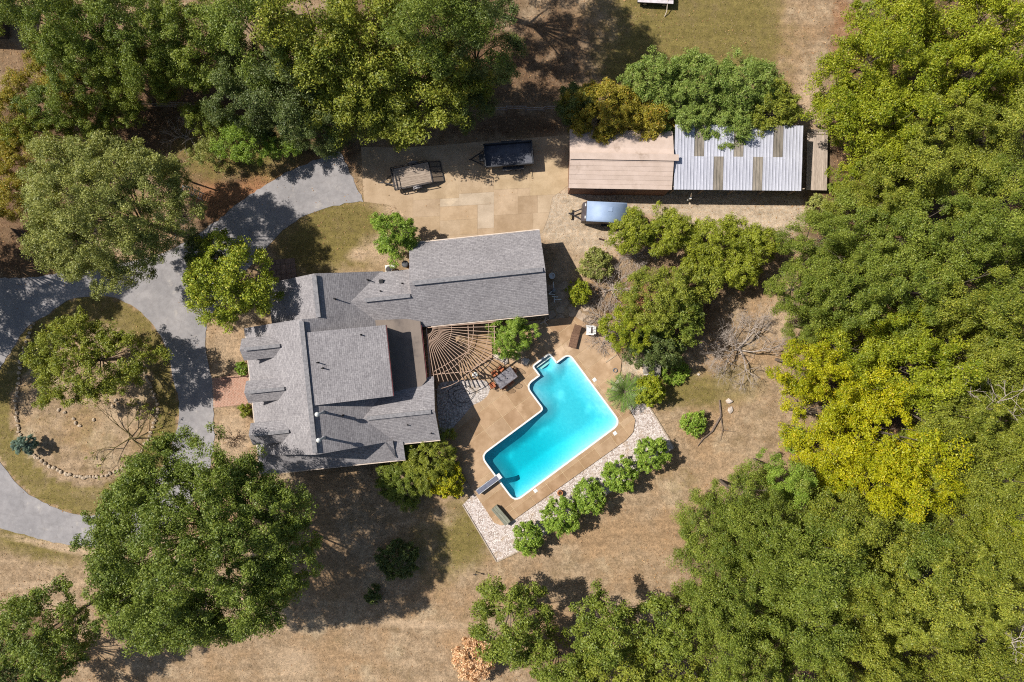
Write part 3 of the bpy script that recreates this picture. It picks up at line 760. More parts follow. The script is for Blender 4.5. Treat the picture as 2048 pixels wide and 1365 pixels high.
for a, b, z in (((853, 656), (987, 645), 2.55), ((853, 656), (862, 752), 2.55), ((860, 750), (940, 743), 2.5), ((940, 743), (990, 706), 2.5), ((990, 706), (988, 648), 2.5), ((936, 652), (938, 702), 2.48), ((938, 702), (864, 746), 2.48)):
    MB().bar(pg(*a, z), pg(*b, z), .055, .16).build("beam", PGM, perg)
for p in ((862, 749), (940, 742), (989, 706), (987, 650)):
    q = pg(*p, 2.45); MB().bar((q.x, q.y, 0), (q.x, q.y, 2.45), .12, .12).build("post", PGM, perg)

# ---------------------------------------------------------------- tool shed with carport
SH0 = P(1241, 377, 2.5)
shed = root("tool_shed", "brown shed with lapped metal roof panels", "shed", (SH0.x, SH0.y, 0), R(-1))
BRM = mat("brown_metal_panel", A(212, 190, 175), A(200, 178, 162), 1.2, .55, spec=.4, objvar=.06, bmp=.1, fine=.15, c3=A(172, 150, 132))
L2, wz = 4.02, 2.5
MB().prism([(-L2, 0), (L2, 0), (L2, 4.4), (-L2, 4.4)], 0, wz - .05).build("wall", mat("brown_shed_wall", A(150, 112, 92), A(128, 94, 78), 4, .8), shed)
for s, n in ((0, 7), (1, 6)):
    y0, y1, z0, z1 = (-.06, 2.35, wz, wz + .62) if s == 0 else (2.35, 4.65, wz + .62, wz)
    for k in range(n):
        f0, f1 = k / n, (k + 1) / n
        ya, yb, za, zb = y0 + (y1 - y0) * f0, y0 + (y1 - y0) * f1, z0 + (z1 - z0) * f0, z0 + (z1 - z0) * f1
        lift = .022
        va = [(-L2 - .15, ya, za + (lift if s == 0 else 0)), (L2 + .1, ya, za + (lift if s == 0 else 0)), (L2 + .1, yb, zb + (0 if s == 0 else lift)), (-L2 - .15, yb, zb + (0 if s == 0 else lift))]
        slab("roof_panel", va, shed, BRM, .05)
MB().bar((-L2 - .15, 2.35, wz + .68), (L2 + .45, 2.35, wz + .68), .5, .05).build("ridge_cap", BRM, shed)
for u0 in (-L2, L2 - .1):
    MB().add([(u0, 0, wz - .06), (u0, 4.4, wz - .06), (u0, 2.35, wz + .55), (u0 + .1, 0, wz - .06), (u0 + .1, 4.4, wz - .06), (u0 + .1, 2.35, wz + .55)], [(0, 1, 2), (5, 4, 3), (0, 3, 4, 1), (1, 4, 5, 2), (2, 5, 3, 0)]).build("gable_wall", MATS["brown_shed_wall"], shed)
f = MB().box((-1.2, -.03, 1.0), (1.7, .06, 2.0)).build("door", mat("brown_door", A(132, 98, 82), A(116, 86, 72), 4, .8), shed); MB().box((-.5, -.08, 1.0), (.05, .06, .2)).build("handle", BLK, f)

CP0 = P(1475, 381, 2.55) + Vector((0, .2, 0))
cp = root("carport", "corrugated metal carport with murky skylight sheets", "carport", (CP0.x, CP0.y, 0), R(-.6))
TIN = mat("corrugated_tin", A(214, 214, 222), A(194, 194, 204), .8, .42, metal=.25, spec=.5, objvar=.05, bmp=.05, fine=.1, c3=A(204, 198, 196))
FIB = mat("murky_fibreglass", A(158, 148, 134), A(122, 114, 102), 2.2, .6, stretch=(1, .35, 1), objvar=.18, fine=.3, bmp=.1)
def tin_sheet(w, l):
    v, f = [], []; prof = []; x = 0; nr = 3; pw = w / nr
    for k in range(nr):
        b = k * pw
        prof += [(b, 0), (b + pw * .62, 0), (b + pw * .7, .045), (b + pw * .9, .045), (b + pw * .98, 0)]
    prof.append((w, 0))
    for yy in (0, l): v += [(x, yy, z) for x, z in prof]
    n = len(prof); f = [(i, i + 1, n + i + 1, n + i) for i in range(n - 1)]
    me = bpy.data.meshes.new("tin"); me.from_pydata(v, [], f); return me
cw = .787
tinm, tinf = tin_sheet(cw, 2.65), tin_sheet(cw, 2.65)
tinm.materials.append(TIN); tinf.materials.append(FIB)
z0 = 2.55; tilt = R(3.5); x0 = -5.12
for row in (0, 1):
    for k in range(14):
        if k == 13: continue
        sky_ = (row == 1 and k in (2, 6, 10)) or (row == 0 and k in (4, 8))
        o = link("skylight_sheet" if sky_ else "roof_sheet", tinf if sky_ else tinm, None, cp)
        o.location = (x0 + k * cw, -.2 + row * 2.5 * math.cos(tilt), z0 + row * (2.5 * math.sin(tilt) - .012) + (.014 if row == 0 else 0) + .006 * (k % 2))
        o.rotation_euler = (tilt, 0, 0)
for y, z in ((.05, z0 - .1), (2.4, z0 + .04), (4.8, z0 + .18)):
    MB().box((0, y, z), (10.3, .09, .14)).build("beam", mat("grey_lumber", A(176, 160, 140), A(146, 130, 112), 5, .9), cp)
for x in (-4.9, -2.5, 0, 2.5, 5.0):
    MB().box((x, .05, 1.2), (.12, .12, 2.4)).build("post", MATS["grey_lumber"], cp); MB().box((x, 4.8, 1.3), (.12, .12, 2.6)).build("post", MATS["grey_lumber"], cp)
    MB().bar((x, .02, 1.9), (x + .45, .02, 2.42), .08, .08).build("brace", MATS["grey_lumber"], cp)
MB().box((0, 4.9, 1.2), (10.2, .05, 2.4)).build("rear_wall", mat("dark_board", A(110, 96, 84), A(90, 78, 68), 4, .9), cp)
pd = root("plank_deck", "weathered plank platform at the east end of the carport", "deck", P(1634, 322, .6) - Vector((0, 0, .6)), R(-1))
PLK = mat("weathered_plank", A(206, 188, 170), A(176, 158, 142), 3, .9, stretch=(4, .6, 1), objvar=.14, fine=.3)
for k in range(11): MB().box((-.78 + k * .156, 0, .6), (.146, 4.9, .04)).build("plank", PLK, pd)
MB().box((0, 2.52, .66), (1.75, .12, .1)).build("end_rail", MATS["grey_lumber"], pd); MB().box((0, 2.2, .66), (1.75, .08, .08)).build("end_rail", MATS["grey_lumber"], pd)
for x in (-.75, .75):
    for y in (-2.2, 0, 2.2): MB().box((x, y, .29), (.1, .1, .58)).build("leg", MATS["grey_lumber"], pd)
wp = root("white_post", "short white post standing before the carport opening", "post", P(1374, 402)); MB().box((0, 0, .55), (.12, .12, 1.1)).build("shaft", WHITE, wp); MB().box((0, 0, 1.12), (.16, .16, .05)).build("post_cap", WHITE, wp)

# ---------------------------------------------------------------- trailers
TYRE = mat("tyre_rubber", A(46, 46, 48), A(34, 34, 36), 6, .8)
STEEL = mat("dark_steel", A(70, 68, 70), A(52, 50, 52), 6, .55, metal=.4)
def wheel(parent, x, y, r=.32, w=.2):
    wh = MB().tube([(x, y - w / 2, r), (x, y + w / 2, r)], r, 18).build("wheel", TYRE, parent); MB().tube([(x, y - w / 2 - .015, r), (x, y + w / 2 + .015, r)], r * .55, 14).build("rim", mat("wheel_rim", A(190, 190, 190), A(160, 160, 162), 5, .4, metal=.5), wh)
def tongue(parent, x, l, w, z=.45):
    m = MB().bar((x, -w / 2, z), (x - l, 0, z), .08, .1).bar((x, w / 2, z), (x - l, 0, z), .08, .1).tube([(x - l + .1, 0, .03), (x - l + .1, 0, z + .35)], .035, 8).box((x - l - .05, 0, z + .02), (.22, .1, .09))
    return m.build("tongue", STEEL, parent)
ta = root("utility_trailer", "open utility trailer with plank bed, rails and ramp gate", "trailer", P(824, 352, .6) - Vector((0, 0, .6)), R(11.5))
TPL = mat("trailer_plank", A(192, 174, 156), A(156, 138, 122), 3, .9, stretch=(.5, 5, 1), objvar=.1, fine=.35)
for k in range(9): MB().box((0, -.76 + k * .19, .58), (3.05, .18, .04)).build("plank", TPL, ta)
m = MB().box((0, -.88, .52), (3.2, .07, .12)).box((0, .88, .52), (3.2, .07, .12)).box((-1.58, 0, .52), (.07, 1.8, .12)).box((1.58, 0, .52), (.07, 1.8, .12)); m.build("bed_frame", STEEL, ta)
for y in (-.9, .9): MB().bar((-1.6, y, .98), (1.45, y, .98), .05, .05).build("side_rail", STEEL, ta)
for x in (-1.6, -1.35): MB().bar((x, -.9, .98), (x, .9, .98), .05, .05).build("front_rail", STEEL, ta)
for x in (-1.6, -.6, .45, 1.45):
    for y in (-.9, .9): MB().box((x, y, .76), (.05, .05, .42)).build("stake", STEEL, ta)
for y in (-.6, 0, .6): MB().bar((-1.6, y, .98), (-1.35, y, .98), .04, .04).build("front_rail", STEEL, ta)
for y in (-1.03, 1.03):
    wheel(ta, .25, y, .31, .19); mb = MB()
    for k in range(6):
        a, b = R(180 - k * 30), R(150 - k * 30); mb.bar((.25 + .4 * math.cos(a), y, .33 + .4 * math.sin(a)), (.25 + .4 * math.cos(b), y, .33 + .4 * math.sin(b)), .24, .02)
    mb.build("fender", mat("grey_fender", A(150, 146, 148), A(120, 116, 118), 5, .5), ta)
gt = MB().bar((1.62, -.86, .56), (2.5, -.86, .12), .05, .05).bar((1.62, .86, .56), (2.5, .86, .12), .05, .05).bar((2.5, -.86, .12), (2.5, .86, .12), .05, .05).build("ramp_gate", STEEL, ta)
MB().add([(1.62, -.84, .53), (2.48, -.84, .1), (2.48, .84, .1), (1.62, .84, .53), (1.62, -.84, .515), (2.48, -.84, .085), (2.48, .84, .085), (1.62, .84, .515)], [(0, 1, 2, 3), (7, 6, 5, 4), (0, 4, 5, 1), (1, 5, 6, 2), (2, 6, 7, 3), (3, 7, 4, 0)]).build("mesh_floor", mat("expanded_mesh", A(150, 132, 112), A(120, 104, 88), 8, .8, stretch=(1, 8, 1), fine=.5), gt)
for y in (-.43, 0, .43): MB().bar((1.62, y, .56), (2.5, y, .12), .035, .03).build("gate_bar", STEEL, gt)
tongue(ta, -1.6, .95, .9)

tb = root("dump_trailer", "black steel dump trailer with high sides", "trailer", P(1017, 309, 1.1) - Vector((0, 0, 1.1)), R(4.5))
BKS = mat("black_steel_paint", A(46, 48, 54), A(34, 35, 40), 3, .45, spec=.5)
MB().box((0, 0, .72), (3.85, 1.8, .06)).build("bed_floor", mat("scuffed_black_floor", A(96, 98, 108), A(66, 68, 78), 1.6, .5, spec=.5, c3=A(140, 142, 150), fine=.3), tb)
for y in (-.93, .93): MB().box((0, y, .95), (3.95, .06, .56)).build("side_panel", BKS, tb); MB().box((0, y, 1.25), (3.98, .1, .07)).build("top_rail", BKS, tb)
for x in (-1.96, 1.96): MB().box((x, 0, .95), (.06, 1.8, .56)).build("end_panel", BKS, tb); MB().box((x, 0, 1.25), (.1, 1.9, .07)).build("top_rail", BKS, tb)
for x in np.linspace(-1.8, 1.8, 8):
    for y in (-.99, .99): MB().box((x, y, .93), (.07, .06, .5)).build("stake", BKS, tb)
MB().box((0, 0, .58), (4.2, .9, .14)).build("chassis", STEEL, tb)
for x in (-.15, .75):
    for y in (-1.05, 1.05): wheel(tb, x, y, .34, .2)
for y in (-1.08, 1.08): MB().box((.3, y, .74), (1.75, .28, .04)).build("fender", BKS, tb)
tongue(tb, -2.0, 1.15, 1.3); MB().box((-2.25, 0, .62), (.4, .6, .3)).build("battery_box", BKS, tb)
for x in (1.0, 1.75): MB().bar((x, -1.1, .1), (x + .1, -1.9, .04), .12, .05).build("loading_ramp", mat("ramp_wood", A(190, 166, 130), A(160, 138, 108), 4, .9), tb)

tc = root("cargo_trailer", "enclosed cargo trailer with pale roof coloured like reflected sky", "trailer", P(1213, 424, 1.95) - Vector((0, 0, 1.95)), R(-2.8))
SKIN = mat("black_trailer_skin", A(92, 84, 86), A(74, 68, 70), 2, .5)
MB().box((0, 0, 1.14), (3.24, 1.62, 1.5)).build("body", SKIN, tc, bevel=.05)
RF = mat("sky_reflection_roof", A(156, 174, 200), A(144, 164, 192), 1.2, .6, metal=.1, spec=.3, bmp=.06, fine=.06)  # light metal roof; the blue is sky reflection put into the base colour
mb = MB(); sec = [(-.82, 1.86), (-.7, 1.93), (-.35, 1.97), (0, 1.98), (.35, 1.97), (.7, 1.93), (.82, 1.86)]
mb.v = [(x, y, z) for x in (-1.6, 1.66) for y, z in sec]; k = len(sec); mb.f = [(i, i + 1, k + i + 1, k + i) for i in range(k - 1)] + [tuple(range(k))[::-1], tuple(range(k, 2 * k))]
rf = mb.build("roof", RF, tc, True)
MB().add([(-1.62, -.8, 1.9), (-1.62, .8, 1.9), (-1.9, .74, 1.5), (-1.9, -.74, 1.5), (-1.9, -.74, .45), (-1.9, .74, .45), (-1.62, .8, .45), (-1.62, -.8, .45)], [(0, 1, 2, 3), (3, 2, 5, 4), (0, 3, 4, 7), (1, 6, 5, 2)]).build("nose", SKIN, tc)
for y in (-.5, .5): MB().box((-1.7, y, 1.84), (.07, .22, .05)).build("marker_light", WHITE, tc)
MB().box((.3, .2, 2.0), (.35, .35, .05)).build("roof_vent", RF, tc)
MB().box((1.64, 0, 1.1), (.04, 1.5, 1.3)).build("rear_door", SKIN, tc)
for y in (-.86, .86): wheel(tc, .2, y, .32, .2); MB().box((.2, y, .72), (.9, .22, .03)).build("fender", STEEL, tc)
tongue(tc, -1.85, .95, .9); MB().bar((-2.72, -.42, .2), (-2.72, .42, .2), .14, .14).build("support_block", mat("wood_block", A(190, 170, 130), A(150, 130, 100), 6, .9), tc)

# ---------------------------------------------------------------- terrace furniture
RUST = mat("rust_orange_cushion", A(206, 128, 88), A(178, 100, 66), 6, .9)
IRON = mat("brown_wrought_iron", A(92, 66, 52), A(70, 50, 40), 8, .5, metal=.3)
DZ = .1
tabm = mat("mottled_slate_top", A(150, 146, 150), A(96, 92, 96), 5, .35, spec=.5, c3=A(120, 112, 104))
tb_ = root("patio_table", "mottled grey stone-topped patio table among rust chairs", "table", P(1011, 756, .75) - Vector((0, 0, .75 - DZ)), R(36.6))
MB().box((0, 0, .73), (1.75, 1.05, .04)).build("table_top", tabm, tb_, bevel=.015)
mb = MB()
for i in range(2): mb.bar((-.9, (-.54, .54)[i], .72), (.9, (-.54, .54)[i], .72), .035, .05).bar(((-.9, .9)[i], -.54, .72), ((-.9, .9)[i], .54, .72), .035, .05)
mb.build("apron", IRON, tb_)
for x in (-.75, .75):
    for y in (-.42, .42): MB().tube([(x, y, 0), (x * .9, y * .9, .35), (x, y, .71)], .025, 6).build("leg", IRON, tb_)
MB().lathe([(.02, .75), (.02, .95), (.05, .97), (.0, 1.0)], (0, 0, 0), 8).build("umbrella_socket", IRON, tb_)
def chair(label, px, py, rz, group="rust chairs at the patio table"):
    c = root("patio_chair", label, "chair", P(px, py, .45) - Vector((0, 0, .45 - DZ)), rz, group)
    MB().box((0, 0, .44), (.46, .46, .07)).build("seat", RUST, c, bevel=.02)
    for x in (-.22, .22):
        MB().tube([(x, -.21, 0), (x, -.22, .43)], .015, 6).build("leg", IRON, c); MB().tube([(x, .24, 0), (x, .21, .43)], .015, 6).build("leg", IRON, c)
        MB().tube([(x, -.18, .43), (x * 1.12, -.18, .64), (x * 1.12, .1, .66), (x, .24, .62)], .016, 6).build("arm", IRON, c)
    arch = [(-.22, .22, .42)] + [(.25 * math.cos(R(180 - k * 18)), .26 + .06, .68 + .28 * math.sin(R(k * 18))) for k in range(11)] + [(.22, .22, .42)]
    bk = MB().tube(arch, .016, 6).build("backrest", IRON, c)
    for k in range(-3, 4): MB().bar((k * .055, .23, .42), (k * .07, .32, .92 - abs(k) * .04), .012, .012).build("spindle", IRON, bk)
    return c
a0 = R(36.6)
chair("rust patio chair at the table end nearest the pool steps", 1026, 743, a0 - R(90))
chair("rust patio chair on the pool side, nearer the steps", 1020, 764, a0 + R(180) + R(8))
chair("rust patio chair on the pool side, farther from the steps", 1007, 773, a0 + R(180) - R(6))
chair("rust patio chair at the table end by the pebble bed", 985, 771, a0 + R(80))
chair("rust patio chair on the far side, by the white boulders", 1001, 738, a0 + R(14))
chair("patio chair in shadow beside the pergola's outer post", 989, 747, a0 - R(4))

def lounger(label, px, py, rz, mt, frame, tilt=.5):
    c = root("sun_lounger", label, "lounger", P(px, py, .3) - Vector((0, 0, .3 - DZ)), rz)
    MB().box((0, -.35, .3), (.6, 1.25, .05)).build("seat", mt, c)
    MB().add([(-.3, .28, .28), (.3, .28, .28), (.3, .95, .28 + tilt), (-.3, .95, .28 + tilt), (-.3, .28, .34), (.3, .28, .34), (.3, .93, .34 + tilt), (-.3, .93, .34 + tilt)], [(3, 2, 1, 0), (4, 5, 6, 7), (0, 1, 5, 4), (1, 2, 6, 5), (2, 3, 7, 6), (3, 0, 4, 7)]).build("backrest", mt, c)
    for x in (-.31, .31): MB().bar((x, -.98, .29), (x, .3, .29), .04, .06).build("side_rail", frame, c)
    for k in range(6): MB().box((0, -.9 + k * .22, .332), (.58, .03, .012)).build("slat", frame, c)
    for x in (-.28, .28):
        for y in (-.85, .3): MB().box((x, y, .14), (.05, .05, .28)).build("leg", frame, c)
    return c
BRW = mat("brown_wicker", A(140, 108, 84), A(112, 84, 66), 9, .8)
lounger("brown slatted sun lounger on the terrace", 1150, 673, R(-14), BRW, mat("brown_frame", A(110, 80, 62), A(92, 66, 52), 6, .7), .42)
wc = root("armchair", "white slatted armchair beside the brown lounger", "chair", P(1180, 661, .45) - Vector((0, 0, .45 - DZ)), R(-92))
MB().box((0, 0, .4), (.62, .6, .06)).build("seat", WHITE, wc)
for k in range(5): MB().bar((-.26 + k * .13, .3, .42), (-.26 + k * .13, .42, .92), .1, .03).build("back_slat", WHITE, wc)
for x in (-.34, .34):
    MB().box((x, -.02, .62), (.1, .68, .04)).build("arm", WHITE, wc)
    for y in (-.28, .28): MB().box((x, y, .31), (.06, .06, .62)).build("leg", WHITE, wc)
MB().box((0, .12, .47), (.5, .12, .06)).build("cushion_strap", mat("dark_strap", A(80, 70, 70), A(64, 56, 56), 5, .8), wc)
# deck box
bxr = root("deck_box", "long grey-green deck box at the terrace's south corner", "storage box", P(1002, 1031, .5) - Vector((0, 0, .5 - DZ)), R(-49))
GRG = mat("grey_green_board", A(150, 150, 132), A(122, 122, 106), 3, .8, stretch=(.6, 4, 1), fine=.3, objvar=.08)
MB().box((0, 0, .24), (1.7, .56, .48)).build("box_body", GRG, bxr)
for k in range(3): MB().box((0, -.2 + k * .2, .505), (1.78, .185, .045)).build("lid_board", GRG, bxr)
for x in (-.6, .6): MB().box((x, .3, .46), (.1, .03, .08)).build("hinge", STEEL, bxr)
# diving board
dbr = root("diving_board", "white-tipped diving board at the pool's deep end", "diving board", P(975, 970, .5) - Vector((0, 0, .5 - DZ)), R(36.6))
BLU = mat("blue_grey_board", A(120, 124, 140), A(100, 104, 120), 3, .5)
brd = MB().box((.15, 0, .5), (2.4, .46, .05)).build("board", BLU, dbr, bevel=.012)
MB().box((1.22, 0, .53), (.3, .47, .02)).build("tip_pad", WHITE, brd)
for y in (-.21, .21): MB().box((.0, y, .53), (2.1, .025, .012)).build("edge_strip", WHITE, brd)
for x in (-.85, .05): MB().box((x, 0, .25), (.3, .44, .46)).build("stand", mat("concrete_stand", A(170, 166, 160), A(150, 146, 140), 5, .9), dbr)
for k, p in enumerate(((1189, 760), (1230, 867), (1071, 982))):
    lid = root("skimmer_lid", ("white square skimmer lid on the terrace east of the pool", "white square skimmer lid by the pool's rounded east corner", "white square skimmer lid near the deep end, by the clay pot")[k], "skimmer lid", P(*p, DZ), a0, "skimmer lids round the pool")
    MB().box((0, 0, .013), (.3, .3, .018)).build("cover", WHITE, lid, bevel=.004); MB().lathe([(.1, .022), (.1, .028), (.06, .03)], (0, 0, 0), 12).build("finger_ring", WHITE, lid)
pot = root("clay_pot", "round terracotta pot on the white pebble border", "pot", P(1120, 985, .02))
TERR = mat("terracotta", A(206, 140, 92), A(180, 116, 74), 5, .8)
MB().lathe([(.13, 0), (.24, .15), (.26, .28), (.2, .38), (.23, .42), (.17, .42), (.15, .3), (.02, .28)], (0, 0, 0), 18).build("vessel", TERR, pot, True)
MB().lathe([(.16, .3), (.14, .33), (.02, .34)], (0, 0, 0), 14).build("soil", mat("pot_soil", A(90, 66, 50), A(70, 50, 40), 9, .95), pot)
drm = root("pedestal_bowl", "round white-topped pedestal beside the pergola edge", "pedestal", P(951, 749, DZ))
MB().lathe([(.16, 0), (.1, .1), (.08, .6), (.2, .72), (.24, .8), (.22, .84), (.08, .86)], (0, 0, 0), 18).build("bowl", WHITE, drm, True)
MB().box((0, .02, .865), (.3, .06, .02), .8).build("handle", STEEL, drm)
hz = root("pool_hose", "dark garden hose looping over the pebble bed", "hose", P(925, 790, .07))
pts = [Vector((.95 * math.cos(t) * (1 + .12 * math.sin(3 * t)) * (.55 + .07 * t), .75 * math.sin(t) * (.55 + .07 * t), .03 + .012 * t)) for t in np.linspace(0, 11, 60)]
MB().tube(pts, .02, 6).build("coil", mat("hose_rubber", A(72, 72, 76), A(58, 58, 60), 5, .5), hz)
pole = root("wooden_plank", "short bare plank lying at the terrace's east edge", "plank", P(1222, 717, DZ), R(35)); MB().box((0, 0, .03), (1.1, .12, .05)).build("plank", mat("bare_plank", A(206, 184, 156), A(180, 156, 126), 4, .9), pole)
hr = root("hose_reel", "small coiled blue-grey hose on the terrace's east edge", "hose", P(1230, 741, DZ)); MB().tube([(.16 * math.cos(t), .16 * math.sin(t), .03 + t * .004) for t in np.linspace(0, 19, 60)], .018, 6).build("coil", mat("blue_hose", A(120, 140, 160), A(100, 120, 140), 5, .5), hr)
# pool pump house
ph = root("pump_box", "pool pump box with white front and grey leaf-strewn lid", "equipment box", P(1303, 742, .5) - Vector((0, 0, .5)), R(-4))
MB().box((0, .2, .33), (1.25, .95, .66)).build("cabinet", WHITE, ph); MB().add([(-.72, -.3, .7), (.72, -.3, .7), (.66, .8, .78), (-.66, .8, .78), (-.72, -.3, .66), (.72, -.3, .66), (.66, .8, .74), (-.66, .8, .74)], [(0, 1, 2, 3), (7, 6, 5, 4), (0, 4, 5, 1), (1, 5, 6, 2), (2, 6, 7, 3), (3, 7, 4, 0)]).build("lid", mat("grey_lid", A(158, 150, 140), A(128, 120, 110), 4, .9), ph)
MB().box((0, -.34, .6), (1.28, .04, .3)).build("front_panel", WHITE, ph)
# boulders beside the pergola tree
STONE = mat("pale_boulder", A(226, 212, 200), A(190, 172, 156), 3, .9, bmp=.5)
def rock(name, label, px, py, r, seed, z=0, group=None, m_=None, flat=.6):
    rg = random.Random(seed); bm = bmesh.new(); bmesh.ops.create_icosphere(bm, subdivisions=2, radius=r)
    ax = [rg.uniform(.75, 1.3) for _ in range(3)]
    for v in bm.verts:
        k = 1 + .22 * math.sin(v.co.x * 4.1 / r + seed) * math.cos(v.co.y * 3.3 / r + 2 * seed) + rg.uniform(-.07, .07)
        v.co = Vector((v.co.x * ax[0] * k, v.co.y * ax[1] * k, max(v.co.z * flat * k, -.3 * r)))
    me = bpy.data.meshes.new(name); bm.to_mesh(me); bm.free()
    o = link(name, me, m_ or STONE); o.location = P(px, py, z) + Vector((0, 0, .25 * r)); o.rotation_euler.z = rg.uniform(0, 6)
    return tag(o, label, "rock", group)
for k, (x, y, r_, lb) in enumerate(((995, 713, .33, "pale boulder at the pergola's outer corner"), (1004, 717, .42, "largest pale boulder beside the patio table"), (1011, 723, .26, "small pale boulder nearest the patio chairs"), (1050, 722, .3, "tan boulder by the pool steps"), (1037, 716, .22, "small tan stone under the terrace tree"))): rock("boulder", lb, x, y, r_, k + 3, DZ)
rock("boulder", "pale rock on the dry lawn beside the fallen branch", 1458, 803, .26, 21); rock("boulder", "smaller pale rock just below its twin on the dry lawn", 1460, 820, .24, 25)
rock("boulder", "pale tan rock at the edge of the tree shade east of the pump", 1397, 749, .14, 31)
# flagstones between garage and terrace
FS = mat("flagstone", A(196, 174, 150), A(166, 144, 122), 3, .9, objvar=.12, world=True)
flag = root("flagstone_path", "irregular flagstone path from the garage corner to the terrace", "path", P(1150, 610)); tag(flag, kind="structure")
rg = random.Random(8); fo = P(1150, 610)
for k in range(46):
    x, y = rg.uniform(1098, 1178), rg.uniform(568, 646)
    if y > 668 - .35 * (x - 1080) + 15 or x - 1095 < (600 - y) * .2: continue
    n = rg.randint(5, 7); r_ = rg.uniform(.24, .42); c = P(x, y) - fo
    poly = [(c.x + r_ * rg.uniform(.8, 1.1) * math.cos(2 * math.pi * i / n), c.y + r_ * rg.uniform(.8, 1.1) * math.sin(2 * math.pi * i / n)) for i in range(n)]
    MB().prism(poly, .0, .03 + .0007 * k).build("flagstone", FS, flag)
# air conditioners, pipes, planter ring
ac = root("air_conditioner", "round grey air conditioner on a white pad by the link wall", "air conditioner", P(779, 537, .3) - Vector((0, 0, .3)), HT)
MB().box((0, -.1, .05), (.78, .8, .1)).build("pad", WHITE, ac); cs = MB().lathe([(.28, .1), (.3, .12), (.3, .62), (.27, .66)], (0, -.12, 0), 20).build("casing", mat("beige_casing", A(196, 190, 176), A(176, 170, 156), 4, .6), ac)
MB().lathe([(.24, .665), (.2, .69), (.05, .7)], (0, -.12, 0), 20).build("fan_guard", STEEL, cs)
a2 = root("trash_bin", "dark grey bin in the corner by the garage wall", "bin", P(811, 529, .5) - Vector((0, 0, .5)), HT)
MB().lathe([(.22, 0), (.27, .62), (.29, .64)], (0, 0, 0), 14).build("barrel", mat("dark_plastic", A(96, 98, 102), A(80, 82, 86), 4, .6), a2, True); MB().lathe([(.3, .64), (.3, .69), (.16, .74), (.02, .75)], (0, 0, 0), 14).build("lid", MATS["dark_plastic"], a2, True)
pr = root("planter_ring", "white-rimmed round planter in the shade by the garage gable", "planter", P(1104, 552, .4) - Vector((0, 0, .4)))
MB().lathe([(.16, 0), (.22, .36), (.26, .4), (.2, .41), (.17, .25), (.02, .22)], (0, 0, 0), 18).build("tub", WHITE, pr)
pp = root("plumbing", "white plastic pool plumbing beside the garage gable", "pipes", P(1108, 583))
for a, b in (((-.1, .75, .5), (-.05, .1, .5)), ((-.05, .1, .5), (-.45, -.25, .45)), ((-.45, -.25, .4), (.05, -.3, .4)), ((-.2, -.45, .35), (.3, -.5, .35)), ((.0, -.5, .3), (.0, -.95, .3)), ((.05, -.72, .3), (.6, -.7, .3)), ((-.05, .1, .5), (-.05, .1, .0)), ((.0, -.3, .4), (.0, -.3, .0))): MB().tube([a, b], .04, 8).build("pipe", WHITE, pp)
MB().lathe([(.18, 0), (.2, .5), (.12, .66), (.03, .7)], (-.05, .05, 0), 14).build("filter_tank", mat("grey_tank", A(150, 156, 162), A(130, 136, 142), 4, .5), pp, True)
ds = root("driftwood", "pale gnarled driftwood piece near the garage's south corner", "wood", P(1088, 645, .1)); MB().tube([(-.3, -.1, .05), (0, .05, .2), (.15, .4, .45)], [.07, .06, .03], 7).tube([(0, .05, .2), (.35, -.3, .15)], [.06, .03], 7).tube([(0, .05, .2), (.5, .3, .4)], [.05, .02], 7).build("limb", mat("bleached_wood", A(222, 200, 184), A(190, 166, 150), 6, .9), ds)
# fences, arbour and far structures
WOODG = mat("grey_fence_wood", A(176, 160, 146), A(140, 124, 112), 4, .9, objvar=.1, fine=.3)
def rail_fence(label, a, b, n, h=1.1, rails=(.45, .95), sp=True):
    p, q = P(*a, h), P(*b, h); p.z = q.z = 0; f = root("rail_fence", label, "fence", p)
    d = q - p
    for i in range(n):
        c = d * (i / (n - 1)); MB().box((c.x, c.y, h / 2), (.12, .12, h)).build("post", WOODG, f)
    for z in rails:
        for i in range(n - 1):
            u, v = d * (i / (n - 1)), d * ((i + 1) / (n - 1)); MB().bar((u.x, u.y + (.06 if i % 2 else -.06), z), (v.x, v.y + (.06 if i % 2 else -.06), z), .06, .13).build("rail", WOODG, f)
    return f
rail_fence("grey split-rail fence between the big oaks and the shed", (975, 213), (1128, 214), 5)
rail_fence("pale split-rail fence glimpsed under the north-west trees", (222, 203), (415, 208), 6)
p, q = P(22, 458, 1.6), P(90, 532, 1.6); p.z = q.z = 0
pf = root("board_fence", "dark board fence running diagonally by the sage-green tree", "fence", p); d = q - p; nb = 22
DKB = mat("dark_fence_board", A(120, 110, 104), A(96, 88, 84), 4, .9, objvar=.15)
for i in range(nb):
    c = d * (i / (nb - 1)); MB().box((c.x, c.y, .8), (.17, .025, 1.6), math.atan2(d.y, d.x)).build("board", DKB, pf)
for z in (.4, 1.3): MB().bar((.03, .03, z), (d.x + .03, d.y + .03, z), .05, .09).build("rail", DKB, pf)
ar = root("garden_arbour", "white garden arch with crossbars at the edge of the drive trees", "arbour", P(372, 380, 2.0) - Vector((0, 0, 2.0)), R(-18))
for s in (-.28, .28):
    pts = [(-.55, s, 0), (-.55, s, 1.5)] + [(.55 * math.cos(R(180 - k * 20)), s, 1.5 + .55 * math.sin(R(k * 20))) for k in range(1, 9)] + [(.55, s, 1.5), (.55, s, 0)]
    MB().tube(pts, .03, 6).build("hoop", WHITE, ar)
for k in range(0, 10):
    a = R(k * 20); MB().bar((.55 * math.cos(a), -.28, 1.5 + .55 * math.sin(a)), (.55 * math.cos(a), .28, 1.5 + .55 * math.sin(a)), .045, .02).build("crossbar", WHITE, ar)
